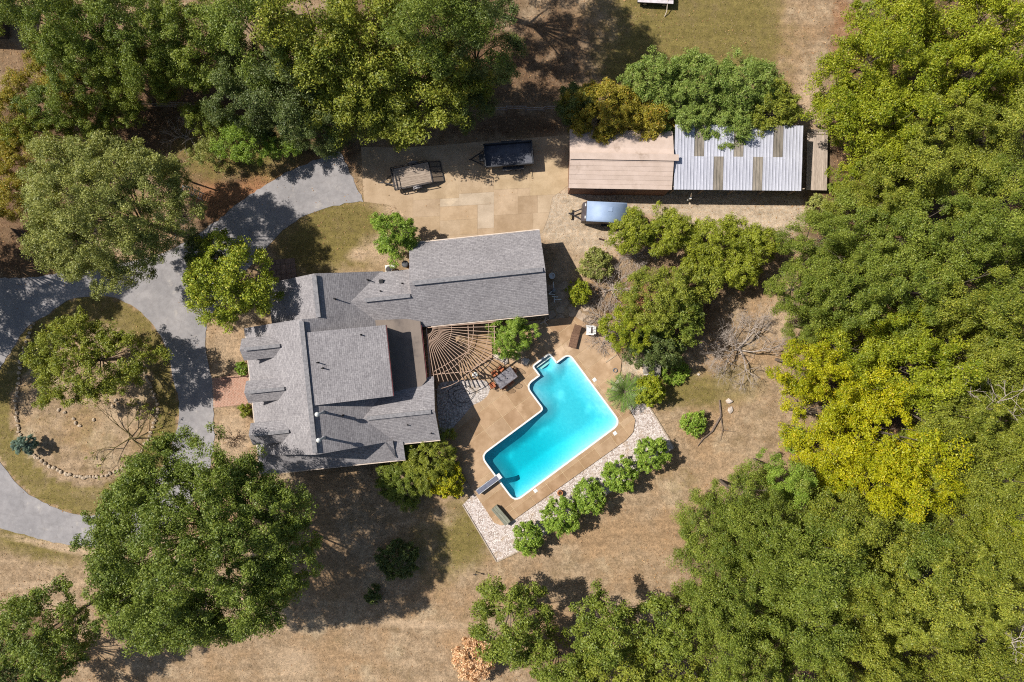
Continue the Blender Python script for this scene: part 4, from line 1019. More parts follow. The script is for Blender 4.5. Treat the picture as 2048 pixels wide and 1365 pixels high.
for x in (-.55, .55):
    for z in (.4, .8, 1.2): MB().bar((x, -.28, z), (x, .28, z), .03, .03).build("crossbar", WHITE, ar)
nb_ = root("neighbour_shed", "corner of a grey-roofed outbuilding among the north-west trees", "shed", P(-60, 75, 0), R(-3))
MB().box((0, 1.5, 1.2), (6.6, 3.0, 2.4)).build("wall", mat("dark_barn_wall", A(84, 74, 66), A(66, 58, 52), 4, .9), nb_)
for k in range(9): slab("roof_panel", [(-3.6 + k * .8, -.3, 2.45), (-2.82 + k * .8, -.3, 2.45), (-2.82 + k * .8, 3.4, 2.95), (-3.6 + k * .8, 3.4, 2.95)], nb_, mat("pale_tin", A(206, 210, 214), A(186, 190, 196), 1, .5, metal=.2, objvar=.05), .05)
fb = root("flatbed", "white-decked flatbed cut by the top edge of the lawn", "flatbed", P(1312, -14, .7) - Vector((0, 0, .7)), R(-3))
for k in range(6): MB().box((0, -.72 + k * .29, .7), (2.95, .27, .06)).build("deck_board", mat("white_deck_board", A(232, 222, 224), A(206, 196, 198), 3, .7, objvar=.06), fb)
MB().box((0, 0, .52), (2.9, 1.6, .3)).build("chassis", mat("dark_slate_side", A(74, 78, 86), A(60, 62, 70), 4, .7), fb)
for x in (-.8, .8):
    for y in (-.7, .7): wheel(fb, x, y, .3, .2)
MB().tube([(1.0, -.6, .78), (1.05, -1.3, .3), (.95, -1.6, .04)], .035, 6).build("loose_pole", mat("bone_pole", A(230, 214, 196), A(206, 190, 172), 5, .8), fb)
hy = root("yard_hydrant", "small dark yard hydrant alone on the south lawn", "hydrant", P(952, 1146, .3) - Vector((0, 0, .3)))
MB().tube([(0, 0, 0), (0, 0, .75)], .03, 8).build("riser", STEEL, hy); MB().tube([(0, 0, .72), (-.22, 0, .78)], .03, 8).build("spout", STEEL, hy); MB().bar((-.05, 0, .78), (.28, .02, .92), .03, .03).build("lever", STEEL, hy); MB().box((0, 0, .75), (.12, .1, .14)).build("hydrant_head", STEEL, hy)
lg = root("log", "short dark log lying between garage and junipers", "log", P(1204, 480), R(-18)); MB().tube([(-.28, 0, .07), (.28, .02, .07)], .07, 8).build("trunk_piece", mat("dark_bark", A(84, 62, 50), A(62, 46, 38), 8, .95), lg)
lg = root("log", "second short log, on the red soil below the first", "log", P(1182, 508), R(-30)); MB().tube([(-.2, 0, .06), (.2, .02, .06)], .06, 8).build("trunk_piece", MATS["dark_bark"], lg)
# stone ring on the island
ring = root("stone_ring", "ring of fieldstones edging the island planting bed", "stone edging", P(180, 830))
RS = mat("fieldstone", A(206, 186, 160), A(170, 148, 124), 4, .9, objvar=.16, bmp=.5)
sm = []
for k in range(5):
    rg = random.Random(40 + k); bm = bmesh.new(); bmesh.ops.create_icosphere(bm, subdivisions=1, radius=.17)
    for v in bm.verts: v.co = Vector((v.co.x * rg.uniform(.8, 1.3), v.co.y * rg.uniform(.7, 1.1), v.co.z * .7 * rg.uniform(.8, 1.2)))
    me = bpy.data.meshes.new("stone"); bm.to_mesh(me); bm.free(); me.materials.append(RS); sm.append(me)
RINGP = catmull([(72, 640), (48, 700), (36, 770), (33, 830), (45, 880), (75, 915), (110, 938), (150, 952), (195, 953), (235, 942), (268, 918), (292, 888), (308, 850), (315, 815), (302, 775), (288, 740)], 14, False)
rg = random.Random(3); c0 = P(180, 830); acc = 0; last = RINGP[0]
for p in RINGP:
    acc += math.hypot(p[0] - last[0], p[1] - last[1]); last = p
    if acc < 6.2: continue
    acc = 0; o = link("stone", sm[rg.randrange(5)], None, ring)
    o.location = P(p[0] + rg.uniform(-1.5, 1.5), p[1] + rg.uniform(-1.5, 1.5)) - c0 + Vector((0, 0, .06)); o.rotation_euler.z = rg.uniform(0, 6); s_ = rg.uniform(.8, 1.25); o.scale = (s_, s_, s_)
for x, y in ((148, 838), (152, 846), (188, 840), (232, 800), (236, 807), (118, 820), (185, 662), (195, 666), (210, 668), (228, 672), (246, 680), (130, 825), (160, 852), (226, 812)):
    o = link("stone", sm[rg.randrange(5)], None, ring); o.location = P(x, y) - c0 + Vector((0, 0, .05)); o.rotation_euler.z = rg.uniform(0, 6)

# ---------------------------------------------------------------- vegetation
def LA(r, g, b): return A(r, g, b, 1.22)
LM = {
 'oak':    leaf_mat("oak_leaves", LA(64, 82, 26), LA(124, 136, 54), LA(146, 148, 66)),
 'sage':   leaf_mat("sage_leaves", LA(94, 102, 48), LA(152, 154, 80), LA(170, 162, 96)),
 'maple':  leaf_mat("maple_leaves", LA(88, 104, 24), LA(154, 162, 50), LA(180, 170, 60)),
 'olive':  leaf_mat("olive_leaves", LA(82, 94, 26), LA(144, 148, 54), LA(162, 152, 56)),
 'green':  leaf_mat("green_leaves", LA(74, 91, 28), LA(130, 139, 52), LA(146, 144, 64)),
 'vine':   leaf_mat("vine_leaves", LA(84, 106, 40), LA(140, 154, 74), LA(150, 142, 84)),
 'yellow': leaf_mat("yellow_leaves", LA(104, 116, 14), LA(176, 170, 26), LA(184, 156, 34)),
 'lime':   leaf_mat("lime_leaves", LA(86, 102, 16), LA(152, 156, 40), LA(172, 160, 50)),
 'bright': leaf_mat("bright_leaves", LA(84, 112, 30), LA(142, 162, 62), LA(160, 166, 80)),
 'dark':   leaf_mat("dark_leaves", LA(54, 68, 32), LA(104, 116, 58), LA(124, 124, 70)),
 'amber':  leaf_mat("amber_leaves", LA(100, 98, 26), LA(158, 144, 50), LA(190, 136, 50)),
 'juniper': leaf_mat("juniper_leaves", LA(86, 98, 22), LA(154, 158, 48), LA(140, 134, 66)),
 'blue':   leaf_mat("blue_spruce_needles", LA(80, 104, 94), LA(136, 156, 140), LA(150, 160, 140)),
 'tan':    leaf_mat("dry_leaves", LA(176, 138, 104), LA(222, 190, 150), LA(190, 130, 90), .2),
 'frond':  leaf_mat("frond_leaves", LA(70, 98, 42), LA(124, 148, 68), LA(150, 150, 84)),
}
BARK = mat("grey_bark", A(132, 118, 104), A(96, 84, 74), 6, .95, bmp=.6)
DEADB = mat("bleached_branch", A(206, 192, 178), A(168, 152, 140), 7, .9)
def tubes(segs, n=5):
    """segs: rows of p(3) q(3) r0 r1 -> tapered prisms"""
    s = np.asarray(segs, float); p, q, r0, r1 = s[:, :3], s[:, 3:6], s[:, 6], s[:, 7]
    d = q - p; d /= np.maximum(np.linalg.norm(d, axis=1, keepdims=True), 1e-6)
    ref = np.where(np.abs(d[:, 2:3]) > .9, np.array([[1., 0, 0]]), np.array([[0, 0, 1.]]))
    a = np.cross(d, ref); a /= np.linalg.norm(a, axis=1, keepdims=True); b = np.cross(a, d)
    th = np.arange(n) * 2 * np.pi / n
    ring = a[:, None, :] * np.cos(th)[None, :, None] + b[:, None, :] * np.sin(th)[None, :, None]
    v = np.concatenate([p[:, None] + ring * r0[:, None, None], q[:, None] + ring * r1[:, None, None]], 1)
    base = np.arange(len(s))[:, None] * 2 * n; k = np.arange(n)
    f = np.stack([base + k, base + (k + 1) % n, base + n + (k + 1) % n, base + n + k], -1).reshape(-1, 4)
    return v.reshape(-1, 3), f
def leafset(rng, cen, rad, n, L, Wd, flat=.8, up=.5, out=.7, jit=.7, tint=None, alt=.05, spike=0.0, core=None, wav=.45, tri=True):
    """n leaves in each clump: small folded blades with their own tint"""
    idx = np.repeat(np.arange(len(cen)), n); m = len(idx)
    d = rng.normal(size=(m, 3)); d /= np.linalg.norm(d, axis=1, keepdims=True)
    r = rng.random(m) ** .42
    pos = cen[idx] + d * (r * rad[idx])[:, None] * np.array([1, 1, flat])
    nr = d * out + np.array([0, 0, up]) + rng.normal(size=(m, 3)) * jit
    nr /= np.linalg.norm(nr, axis=1, keepdims=True)
    tv = rng.normal(size=(m, 3))
    if spike:
        o = pos - (core if core is not None else cen[idx]); o /= np.maximum(np.linalg.norm(o, axis=1, keepdims=True), 1e-5)
        tv = tv * (1 - spike) * .6 + o * spike
    tv -= nr * (tv * nr).sum(1, keepdims=True); tv /= np.maximum(np.linalg.norm(tv, axis=1, keepdims=True), 1e-5)
    bv = np.cross(nr, tv)
    l = L * (.6 + .8 * rng.random(m))[:, None]; w = Wd * (.6 + .8 * rng.random(m))[:, None]
    fold = nr * w * .25
    if tri:
        v = np.stack([pos - tv * l * .5 + bv * w * .5, pos + tv * l * .6 - nr * l * .1, pos - tv * l * .4 - bv * w * .5], 1).reshape(-1, 3); f = np.arange(m * 3).reshape(-1, 3)
    else:
        v = np.stack([pos - tv * l * .5, pos + bv * w * .5 + fold, pos + tv * l * .5 - nr * l * .12, pos - bv * w * .5 + fold], 1).reshape(-1, 3); f = np.arange(m * 4).reshape(-1, 4)
    ct = rng.random(len(cen)) if tint is None else tint
    ti = np.clip(ct[idx] * (1 - wav) + rng.random(m) * wav + rng.normal(size=m) * .08, 0, 1)
    al = (rng.random(m) < alt) * (.4 + .6 * rng.random(m))
    return v, f, ti, al
CROWN_N = [0]
def make_crown(name, parent, mt, v, f, ti, al):
    me = np_mesh(name, v, f, None, {"tint": ti, "alt": al}); CROWN_N[0] += len(f)
    return link(name, me, mt, parent)
def crown_data(rng, RX, RY, Rz, zc, cs, L, Wd, lai, gap=0., lobes=.16, sub=5, low=-.25, spike=0, alt=.05, up=.5, fill=.4, ls=.52, relief=.17, flat=.75, limbs=14, h=9., lean=(0, 0)):
    area = math.pi * RX * RY
    nm = max(9, int(area / (1.05 * cs * cs)))
    ph = rng.random(4) * 6.28
    lobf = lambda p: 1 + lobes * (np.sin(3 * p + ph[0]) + .7 * np.sin(5 * p + ph[1]) + .5 * np.sin(8 * p + ph[2])) / 1.6
    # main clumps: a dome seen from above, thicker towards the rim, with an uneven outline
    phi = np.arange(nm) * 2.39996 + rng.random(nm) * .9
    rho = np.sqrt((np.arange(nm) + rng.random(nm)) / nm); rho = np.clip(rho + rng.normal(size=nm) * .04, 0, 1)
    und = np.sqrt(np.maximum(0, 1 - (rho * .97) ** 2)); drop = np.where(rho > .6, rng.random(nm) ** 1.5 * (und - low), 0)
    bum = .14 * np.sin(phi * 4 + rho * 7 + ph[3]) + relief * rng.normal(size=nm)
    u = und - drop + bum * (.4 + .6 * und); lob = lobf(phi)
    cm = np.column_stack([np.cos(phi) * rho * RX * .93 * lob, np.sin(phi) * rho * RY * .93 * lob, zc + u * Rz])
    ns = int(nm * .6); ps = rng.random(ns) * 6.283; us = low + (.72 - low) * rng.random(ns); ss = np.sqrt(1 - np.clip(us, -.95, .95) ** 2) * (.82 + .13 * rng.random(ns)) * lobf(ps)
    nf = int(nm * fill * 1.6); pf, rf_ = rng.random(nf) * 6.283, np.sqrt(rng.random(nf)) * .86
    cm = np.vstack([cm, np.column_stack([np.cos(ps) * ss * RX, np.sin(ps) * ss * RY, zc + us * Rz]),
                    np.column_stack([np.cos(pf) * rf_ * RX, np.sin(pf) * rf_ * RY, zc + Rz * (-.05 + .55 * np.sqrt(1 - rf_ ** 2)) - Rz * .2 * rng.random(nf)])])
    cm[:, :2] += np.array(lean) * ((cm[:, 2:3] - zc) / max(Rz, .1))
    if gap: cm = cm[rng.random(len(cm)) > gap]
    rm = cs * (.5 + .4 * rng.random(len(cm)))
    # sub-clumps hang round every branch end
    ii = np.repeat(np.arange(len(cm)), sub)
    dd = rng.normal(size=(len(ii), 3)); dd /= np.linalg.norm(dd, axis=1, keepdims=True); dd[:, 2] *= .6
    cc = cm[ii] + dd * (rm[ii] * .7)[:, None]
    rc = rm[ii] * (.42 + .34 * rng.random(len(ii)))
    if zc > 0: cc[:, 2] = np.maximum(cc[:, 2], rc * .6 + .05)
    tm = rng.random(len(cm)) * .75 + .1
    tin = np.clip(tm[ii] + rng.normal(size=len(ii)) * .16, 0, 1)
    l, w = L * ls, Wd * ls * 1.1
    per = max(8, int(min(300000, lai * area / (.55 * l * w)) / max(1, len(cc))))
    core = np.array([0, 0, zc - Rz * .5]) if spike else None
    leaf = leafset(rng, cc, rc, per, l, w, flat, up, .7, .7, tin, alt, spike, core)
    return leaf, cm, cc
def limb_segs(rng, cm, cc, limbs, tr, fork, RX, z0=-.1):
    segs = [(0, 0, z0, .0, 0, fork * .5 + z0 * .5, tr * 1.25, tr), (0, 0, fork * .5 + z0 * .5, 0.0, 0, fork, tr, tr * .85)]
    for c in cm[rng.permutation(len(cm))[:limbs]]:
        st = np.array([0, 0, fork - abs(fork) * .2 * rng.random()]); mid = st * .45 + c * .55 + np.array([0, 0, .1 * (c[2] - st[2])]) + rng.normal(size=3) * .05 * RX
        segs += [(*st, *mid, tr * .36, tr * .2), (*mid, *c, tr * .2, tr * .06)]
        for q in cc[np.argsort(((cc - c) ** 2).sum(1))[:3]]: segs.append((*(mid * .3 + c * .7), *q, tr * .08, .01))
    return segs
def tree(name, label, px, py, rx, ry=None, h=9.0, kind='oak', group=None, cat="tree", rz=None, dens=230, L=.26, Wd=.15, cs=1.0, seed=None, limbs=14, **kw):
    seed = int(px * 7 + py * 13 + 99999) if seed is None else seed
    rng = np.random.default_rng(seed)
    ry = ry or rx; Rz = rz or min(h * .36, max(rx, ry) * GS * .8)
    zc = h - Rz * 1.02
    k = GS * (1 - (zc + Rz * .25) / CAMH); RX, RY = rx * k, ry * k
    base = P(px, py, zc + Rz * .25); base.z = 0
    t = root(name, label, cat, base, 0, group)
    leaf, cm, cc = crown_data(rng, RX, RY, Rz, zc, cs, L, Wd, 6.0 * dens / 230, **kw)
    tr = max(.05, .012 * h + .012 * max(RX, RY))
    tv, tf = tubes(limb_segs(rng, cm, cc, limbs, tr, max(.25, zc - Rz * .75), RX))
    link("trunk", np_mesh("trunk", tv, tf, smooth=True), BARK, t)
    make_crown("crown", t, LM[kind], *leaf)
    return t
# woodland trees: a dozen crowns, each tree turned, stretched and coloured on its own
WOOD = {}
def wood_tree(name, label, px, py, rx, ry, h, kind, group, big):
    rng = np.random.default_rng(int(px * 3 + py * 11 + 7777)); style = 'big' if big else 'fine'
    if style not in WOOD:
        WOOD[style] = []
        for q in range(7):
            g = np.random.default_rng(500 + q + (50 if big else 0)); R0, Z0 = 3.3, 4.0
            leaf, cm, cc = crown_data(g, R0, R0, Z0, 0., 1.25, .27 if big else .23, .17 if big else .13, 5.6, lobes=.22, low=-.6, relief=.2 + .08 * g.random(), fill=.35, alt=.07)
            me = np_mesh("woodland_crown", leaf[0], leaf[1], None, {"tint": leaf[2], "alt": leaf[3]}); me.materials.append(BARK); CROWN_N[0] += len(leaf[1])
            tv, tf = tubes(limb_segs(g, cm, cc, 12, .17, -3.2, R0, -9.))
            tm_ = np_mesh("woodland_trunk", tv, tf, smooth=True); tm_.materials.append(BARK); WOOD[style].append((me, tm_))
    me, tm_ = WOOD[style][int(rng.integers(7))]
    Rz = min(4.6, h * .4); zc = h - Rz * 1.02; k = GS * (1 - (zc + Rz * .25) / CAMH)
    base = P(px, py, zc + Rz * .25); base.z = 0; t = root(name, label, "tree", base, 0, group); a = rng.random() * 6.28
    c = link("crown", me, None, t); c.material_slots[0].link = 'OBJECT'; c.material_slots[0].material = LM[kind]
    sq = .5 * (rx + ry) * k / 3.3; c.location = (0, 0, zc); c.rotation_euler = (rng.normal() * .08, rng.normal() * .08, a); c.scale = (sq * (1 + .08 * rng.normal()), sq * (1 + .08 * rng.normal()), Rz / 4.0)
    w = link("trunk", tm_, None, t); w.location = (0, 0, zc); w.rotation_euler = c.rotation_euler; w.scale = (sq, sq, (zc + .1) / 9.0 if zc > 4 else Rz / 4.0)
    return t
def shrub(label, px, py, r, h, kind='bright', name="shrub", **kw):
    a = dict(cs=.42, L=.24, Wd=.11, dens=330, ls=.7, rz=h * .5, flat=.85, lobes=.1, low=-.55, limbs=9, sub=4, cat="shrub"); a.update(kw)
    return tree(name, label, px, py, r, None, h, kind, **a)
def twigs(name, label, px, py, r, h, seed, cat="shrub", n0=9, depth=4, mt=None, thick=.05, spread=.9, leaf=None, nleaf=0, tilt=None):
    """a bare branching plant"""
    rng = np.random.default_rng(seed); base = P(px, py, h * .3); base.z = 0; t = root(name, label, cat, base)
    Rm = r * GS; segs = []; tips = []
    def grow(p, d, l, rad, lev):
        q = p + d * l; q[2] = max(q[2], .06); segs.append((*p, *q, rad, rad * .65))
        if lev == 0: tips.append(q); return
        for _ in range(2 if rng.random() < .45 else 3):
            nd = d + rng.normal(size=3) * .55; nd[2] = nd[2] * .7 + .05; nd /= np.linalg.norm(nd)
            grow(q, nd, l * (.62 + .25 * rng.random()), rad * .62, lev - 1)
    tot = sum(.75 ** k for k in range(depth + 1))
    for i in range(n0):
        a = i * 2.4 + rng.random(); e = spread * (.55 + .45 * rng.random()); d = np.array([math.cos(a) * e, math.sin(a) * e, math.sqrt(max(.05, 1 - e * e)) * h / Rm * .6])
        if tilt is not None: d[:2] += np.array(tilt)
        d /= np.linalg.norm(d); grow(np.array([rng.normal() * .1, rng.normal() * .1, -.03]), d, math.hypot(Rm, h * .5) / tot, thick, depth)
    v, f = tubes(segs, 4); link("branches", np_mesh("branches", v, f), mt or DEADB, t)
    if leaf:
        tp = np.array(tips); tp = tp[rng.permutation(len(tp))[:nleaf]]
        make_crown("crown", t, LM[leaf], *leafset(rng, tp, np.full(len(tp), .16), 9, .16, .08))
    return t
def fronds(label, px, py, r, h, seed, kind='frond', n=34, name="sago_palm", cat="palm"):
    rng = np.random.default_rng(seed); base = P(px, py, h * .6); base.z = 0; t = root(name, label, cat, base); Rm = r * GS; V, T = [], []; segs = [(0, 0, -.05, 0, 0, h * .35, .14, .11)]
    for i in range(n):
        a = i * 2.39996 + rng.random() * .3; el = (i / n); L = Rm * (.75 + .35 * rng.random())
        prev = np.array([0, 0, h * .35]); 
        for k in range(1, 9):
            s = k / 8; z = h * .35 + L * (s * (1.1 * (1 - el) + .25) - s * s * (.55 + .35 * el)); p = np.array([math.cos(a) * L * s, math.sin(a) * L * s, max(.08, z)])
            segs.append((*prev, *p, .02, .016)); side = np.array([-math.sin(a), math.cos(a), 0]); fw = (p - prev) / np.linalg.norm(p - prev)
            for sg in (-1, 1):
                for o in (0, .5):
                    b0 = prev + (p - prev) * o; ll = .3 * (1.15 - .6 * abs(s - .45)) * min(1, L / 1.3); tip = b0 + side * sg * ll * .8 + fw * ll * .7 + np.array([0, 0, -.04 + .06 * rng.random()])
                    w = fw * .035; V += [b0 - w, b0 + w, tip + w * .3, tip - w * .3]; T.append(.25 + .5 * rng.random())
            prev = p
    V = np.array(V); f = np.arange(len(V)).reshape(-1, 4); v2, f2 = tubes(segs, 4); link("trunk", np_mesh("trunk", v2, f2), BARK, t)
    make_crown("crown", t, LM[kind], V, f, np.array(T), np.zeros(len(f))); return t

# --- single trees near the house
tree("oak_tree", "huge round dark-green oak south of the drive loop", 388, 1098, 240, 228, 14.5, 'oak', dens=330, cs=.95, fill=1.3, L=.25, Wd=.15, limbs=30, rz=5.2, lobes=.1)
tree("sage_tree", "broad sage-green tree overhanging the driveway", 205, 418, 172, 162, 12.5, 'sage', dens=270, cs=.9, fill=1.1, L=.22, Wd=.12, limbs=24, rz=4.6)
tree("maple_tree", "bright yellow-green maple beside the north wing", 455, 560, 92, 94, 8.5, 'maple', dens=230, cs=.85, L=.25, Wd=.17, rz=3.2, alt=.12)
tree("small_tree", "small dark-green tree tucked behind the yellow-green maple", 408, 508, 44, 34, 6, 'dark', dens=220, cs=.7)
tree("island_tree", "sparse spreading tree on the grass island", 165, 722, 128, 88, 6.8, 'olive', dens=210, cs=.75, L=.24, Wd=.13, gap=.05, lobes=.3, limbs=30, rz=2.0, low=-.4)
twigs("bare_sapling", "nearly leafless sapling on the south of the island", 250, 880, 88, 3.2, 77, "tree", 6, 4, mat("mossy_bark", A(120, 108, 62), A(92, 80, 52), 6, .95), .06, .95, 'olive', 70)
tree("blue_spruce", "small blue-green spruce at the island's west rim", 46, 891, 19, 18, 2.0, 'blue', dens=700, cs=.3, L=.14, Wd=.05, rz=.9, low=-.7, cat="tree")
tree("garage_tree", "small round green tree at the garage's north-west corner", 788, 470, 44, 50, 4.6, 'bright', dens=330, cs=.6, L=.2, Wd=.12, rz=1.8, lobes=.22)
tree("terrace_tree", "feathery green tree between pergola and pool steps", 1022, 672, 46, 42, 3.6, 'bright', dens=260, cs=.5, L=.3, Wd=.07, rz=1.5, spike=.75, lobes=.25, low=-.4, sub=4)
rowl = ("round green shrub at the west end of the poolside row", "second round shrub from the west in the poolside row", "middle shrub of the five in the poolside row", "fourth shrub from the west in the poolside row", "round shrub at the east end of the poolside row")
for k, (x, y, r_, h_) in enumerate(((1055, 1078, 32, 2.4), (1122, 1033, 38, 3.0), (1178, 995, 35, 2.8), (1243, 951, 36, 2.9), (1303, 909, 35, 2.9))):
    shrub(rowl[k], x, y, r_, h_, 'bright', group="shrubs along the pool border", spike=.45, L=.26, Wd=.11, lobes=.07, relief=.09)
shrub("small lone shrub beside the fallen branch", 1388, 847, 25, 1.5, 'bright', L=.2, spike=.3)
shrub("yellow-green shrub crowding the pump box", 1300, 783, 32, 2.6, 'lime', L=.17, Wd=.11)
fronds("dark green sago palm beside the yellow-green shrub", 1251, 785, 40, 2.2, 5)
shrub("wispy olive shrub against the south-east wing", 855, 920, 62, 2.8, 'olive', L=.34, Wd=.05, spike=.7, dens=300, cs=.5, lobes=.25)
shrub("wispy dark shrub on the lawn below the south-east wing", 803, 967, 50, 2.2, 'green', L=.32, Wd=.05, spike=.7, dens=300, cs=.5, lobes=.25)
shrub("round yellow shrub beside the diving board", 892, 964, 36, 2.2, 'yellow', L=.13, Wd=.1, alt=.15)
twigs("dead_shrub", "dark leafless shrub in the front bed", 466, 878, 22, .9, 12, n0=14, depth=3, mt=mat("dark_twig", A(92, 68, 50), A(70, 52, 40), 8, .95), thick=.025)
shrub("small spiky plant just south of the brick walk", 492, 822, 14, .8, 'olive', L=.26, Wd=.05, spike=.8, cs=.3)
shrub("small leafy plant just north of the brick walk", 484, 738, 13, .8, 'bright', cs=.3, dens=260)
shrub("dark broad shrub within the big oak's shadow", 795, 1122, 40, 2.2, 'dark', L=.2, Wd=.11)
shrub("little dark shrub at the south of the oak's shadow", 745, 1192, 17, 1.0, 'dark', cs=.35)
# --- thicket between garage and wood
J = dict(fill=.7, L=.28, Wd=.1, spike=.55, dens=300, cs=.6, rz=1.7, lobes=.32, low=-.3)
for x, y, r1, r2, h, lb in ((1262, 468, 50, 42, 4.0, "juniper overlapping the cargo trailer's corner"), (1340, 462, 52, 44, 4.4, "juniper south of the shed's middle, second from the trailer"), (1425, 478, 56, 44, 4.4, "juniper south of the carport, third from the trailer"), (1505, 490, 54, 46, 4.4, "easternmost juniper, under the plank deck"), (1470, 540, 50, 38, 3.8, "low juniper in front of the easternmost ones"), (1395, 525, 36, 28, 3.2, "small juniper in the middle of the juniper clump")):
    tree("juniper", lb, x, y, r1, r2, h, 'juniper', "junipers south of the carport", **J)
tree("thicket_tree", "mixed green tree in the middle of the terrace thicket", 1318, 600, 84, 66, 6.2, 'olive', dens=230, cs=.7, L=.19, Wd=.11, rz=2.6)
tree("thicket_tree", "yellow-green tree of the thicket nearest the white armchair", 1262, 660, 56, 48, 5.0, 'lime', dens=240, cs=.6, L=.19, Wd=.1, rz=2.2)
tree("thicket_tree", "darker tree at the thicket's south end above the pump box", 1310, 696, 62, 44, 4.4, 'dark', dens=240, cs=.6, L=.2, Wd=.12, rz=2.0)
tree("thicket_tree", "green tree on the thicket's shaded east side", 1360, 640, 52, 58, 5.4, 'green', dens=220, cs=.65, rz=2.3)
tree("thicket_tree", "dull green tree between junipers and terrace thicket", 1400, 570, 44, 40, 4.4, 'olive', dens=200, cs=.6, rz=1.9)
shrub("rounded bright shrub by the garage gable's shadow", 1156, 585, 25, 1.9, 'lime', L=.15, Wd=.1)
shrub("pale olive shrub north of the dead brush", 1192, 530, 34, 1.7, 'sage', dens=210, L=.17, Wd=.09)
D = dict(n0=16, depth=4, thick=.035)
twigs("dead_brush", "tangle of bleached dead brush behind the rounded shrub", 1226, 577, 50, 1.6, 31, **D)
twigs("dead_brush", "bleached dead brush between armchair and garage shadow", 1212, 640, 48, 1.3, 32, **D)
twigs("dead_brush", "bleached twigs at the terrace's east edge", 1208, 680, 36, 1.0, 33, **D)
twigs("dead_brush", "bare grey twigs among the western junipers", 1272, 512, 34, 1.4, 34, **D)
twigs("dead_tree", "leafless bleached tree standing before the yellow wood", 1490, 700, 80, 5.0, 41, "tree", 7, 6, DEADB, .075, .85)
twigs("dead_tree", "leaning bleached dead tree beside the larger dead one", 1440, 690, 40, 3.6, 43, "tree", 4, 5, DEADB, .05, .8, tilt=(-.3, .1))
fbz = root("fallen_branch", "long fallen branch on the dry east lawn", "branch", P(1425, 845)); pts = [P(1438, 800) - P(1425, 845), P(1441, 832) - P(1425, 845), P(1424, 862) - P(1425, 845), P(1405, 878) - P(1425, 845), P(1394, 893) - P(1425, 845)]
MB().tube([(p.x, p.y, .12) for p in pts], [.07, .085, .075, .05, .02], 7).tube([(pts[1].x, pts[1].y, .12), (pts[1].x + .1, pts[1].y - 1.2, .2), (pts[1].x - .05, pts[1].y - 2.1, .08)], [.04, .025, .01], 5).tube([(pts[1].x + .1, pts[1].y - 1.2, .2), (pts[1].x + 1.2, pts[1].y - 1.3, .1)], [.025, .01], 5).build("limb", mat("grey_deadwood", A(140, 122, 108), A(106, 90, 80), 7, .95), fbz)
# --- vines and bushes over the shed
V = dict(cat="bush", fill=.7, L=.24, Wd=.11, dens=300, cs=.6, low=-.5, lobes=.2, limbs=10)
for x, y, r1, r2, h, kd, lb in ((1205, 222, 72, 54, 4.4, 'amber', "yellowing bush hanging over the brown shed roof"), (1298, 240, 40, 40, 3.9, 'amber', "orange-tinged bush at the shed's east gable"), (1310, 160, 62, 44, 4.2, 'vine', "green vine mound at the north-west of the carport"), (1400, 170, 70, 56, 4.6, 'vine', "tall vine mound behind the carport's middle"), (1490, 170, 66, 52, 4.6, 'vine', "vine mound behind the carport's second skylight"), (1545, 215, 46, 50, 4.2, 'olive', "vine mound at the carport's north-east corner"),
                           (1375, 248, 48, 34, 3.9, 'vine', "vine tongue over the first skylight sheet"), (1460, 258, 54, 34, 4.0, 'vine', "vine tongue drooping lowest over the carport roof"), (1155, 205, 40, 34, 3.6, 'dark', "dark bush at the rail fence's east end")):
    tree("vine_mound" if 'vine' in lb else "bush", lb, x, y, r1 * 1.14, r2 * 1.16, h, kd, "greenery overgrowing the shed", rz=h * .42, **V)
# --- wood north of the drive
NW = [(60, 25, 92, 70, 10, 'oak', "oak crown beside the grey-roofed outbuilding"), (165, 55, 96, 74, 11, 'oak', "oak crown along the top edge, second from the west"), (275, 60, 96, 80, 11, 'oak', "oak crown along the top edge, third from the west"), (385, 75, 92, 84, 10, 'green', "duller oak crown along the top edge, fourth from the west"),
      (505, 65, 108, 96, 12, 'oak', "oak crown on the top edge above the leafless gap"), (620, 80, 112, 100, 13, 'olive', "light-topped oak west of the tallest oaks"), (745, 50, 112, 90, 13, 'olive', "tall oak on the top edge above the drive"), (880, 50, 116, 84, 16.5, 'oak', "tall oak on the top edge nearest the north lawn"), (958, 72, 70, 82, 14, 'dark', "dark lower oak beside the lawn's shade"),
      (790, 150, 104, 88, 9.5, 'olive', "tall bright-topped oak north of the utility trailer"), (880, 165, 92, 80, 9.5, 'olive', "bright-topped oak north of the dump trailer"), (690, 190, 88, 76, 8.5, 'olive', "bright-topped oak above the driveway's end"), (770, 222, 72, 52, 7, 'olive', "southernmost bright oak overhanging the pad"), (590, 190, 88, 84, 9, 'dark', "dark oak in the wood's shaded middle"), (930, 195, 56, 62, 7, 'dark', "dark tree at the rail fence's west end"),
      (480, 180, 84, 70, 8, 'dark', "dark tree east of the pale rail fence"), (640, 250, 70, 40, 6, 'dark', "low dark tree above the drive's north edge"), (150, 145, 84, 60, 8.5, 'oak', "oak crown south of the outbuilding"), (255, 150, 72, 50, 8, 'green', "green crown north of the pale rail fence"), (350, 150, 60, 46, 7, 'green', "thin green crown above the rail fence's middle")]
for x, y, r1, r2, h, kd, lb in NW: wood_tree("oak_tree" if 'oak' in lb else "woodland_tree", lb, x, y, r1, r2, h, kd, "trees of the north wood", kd == 'olive')
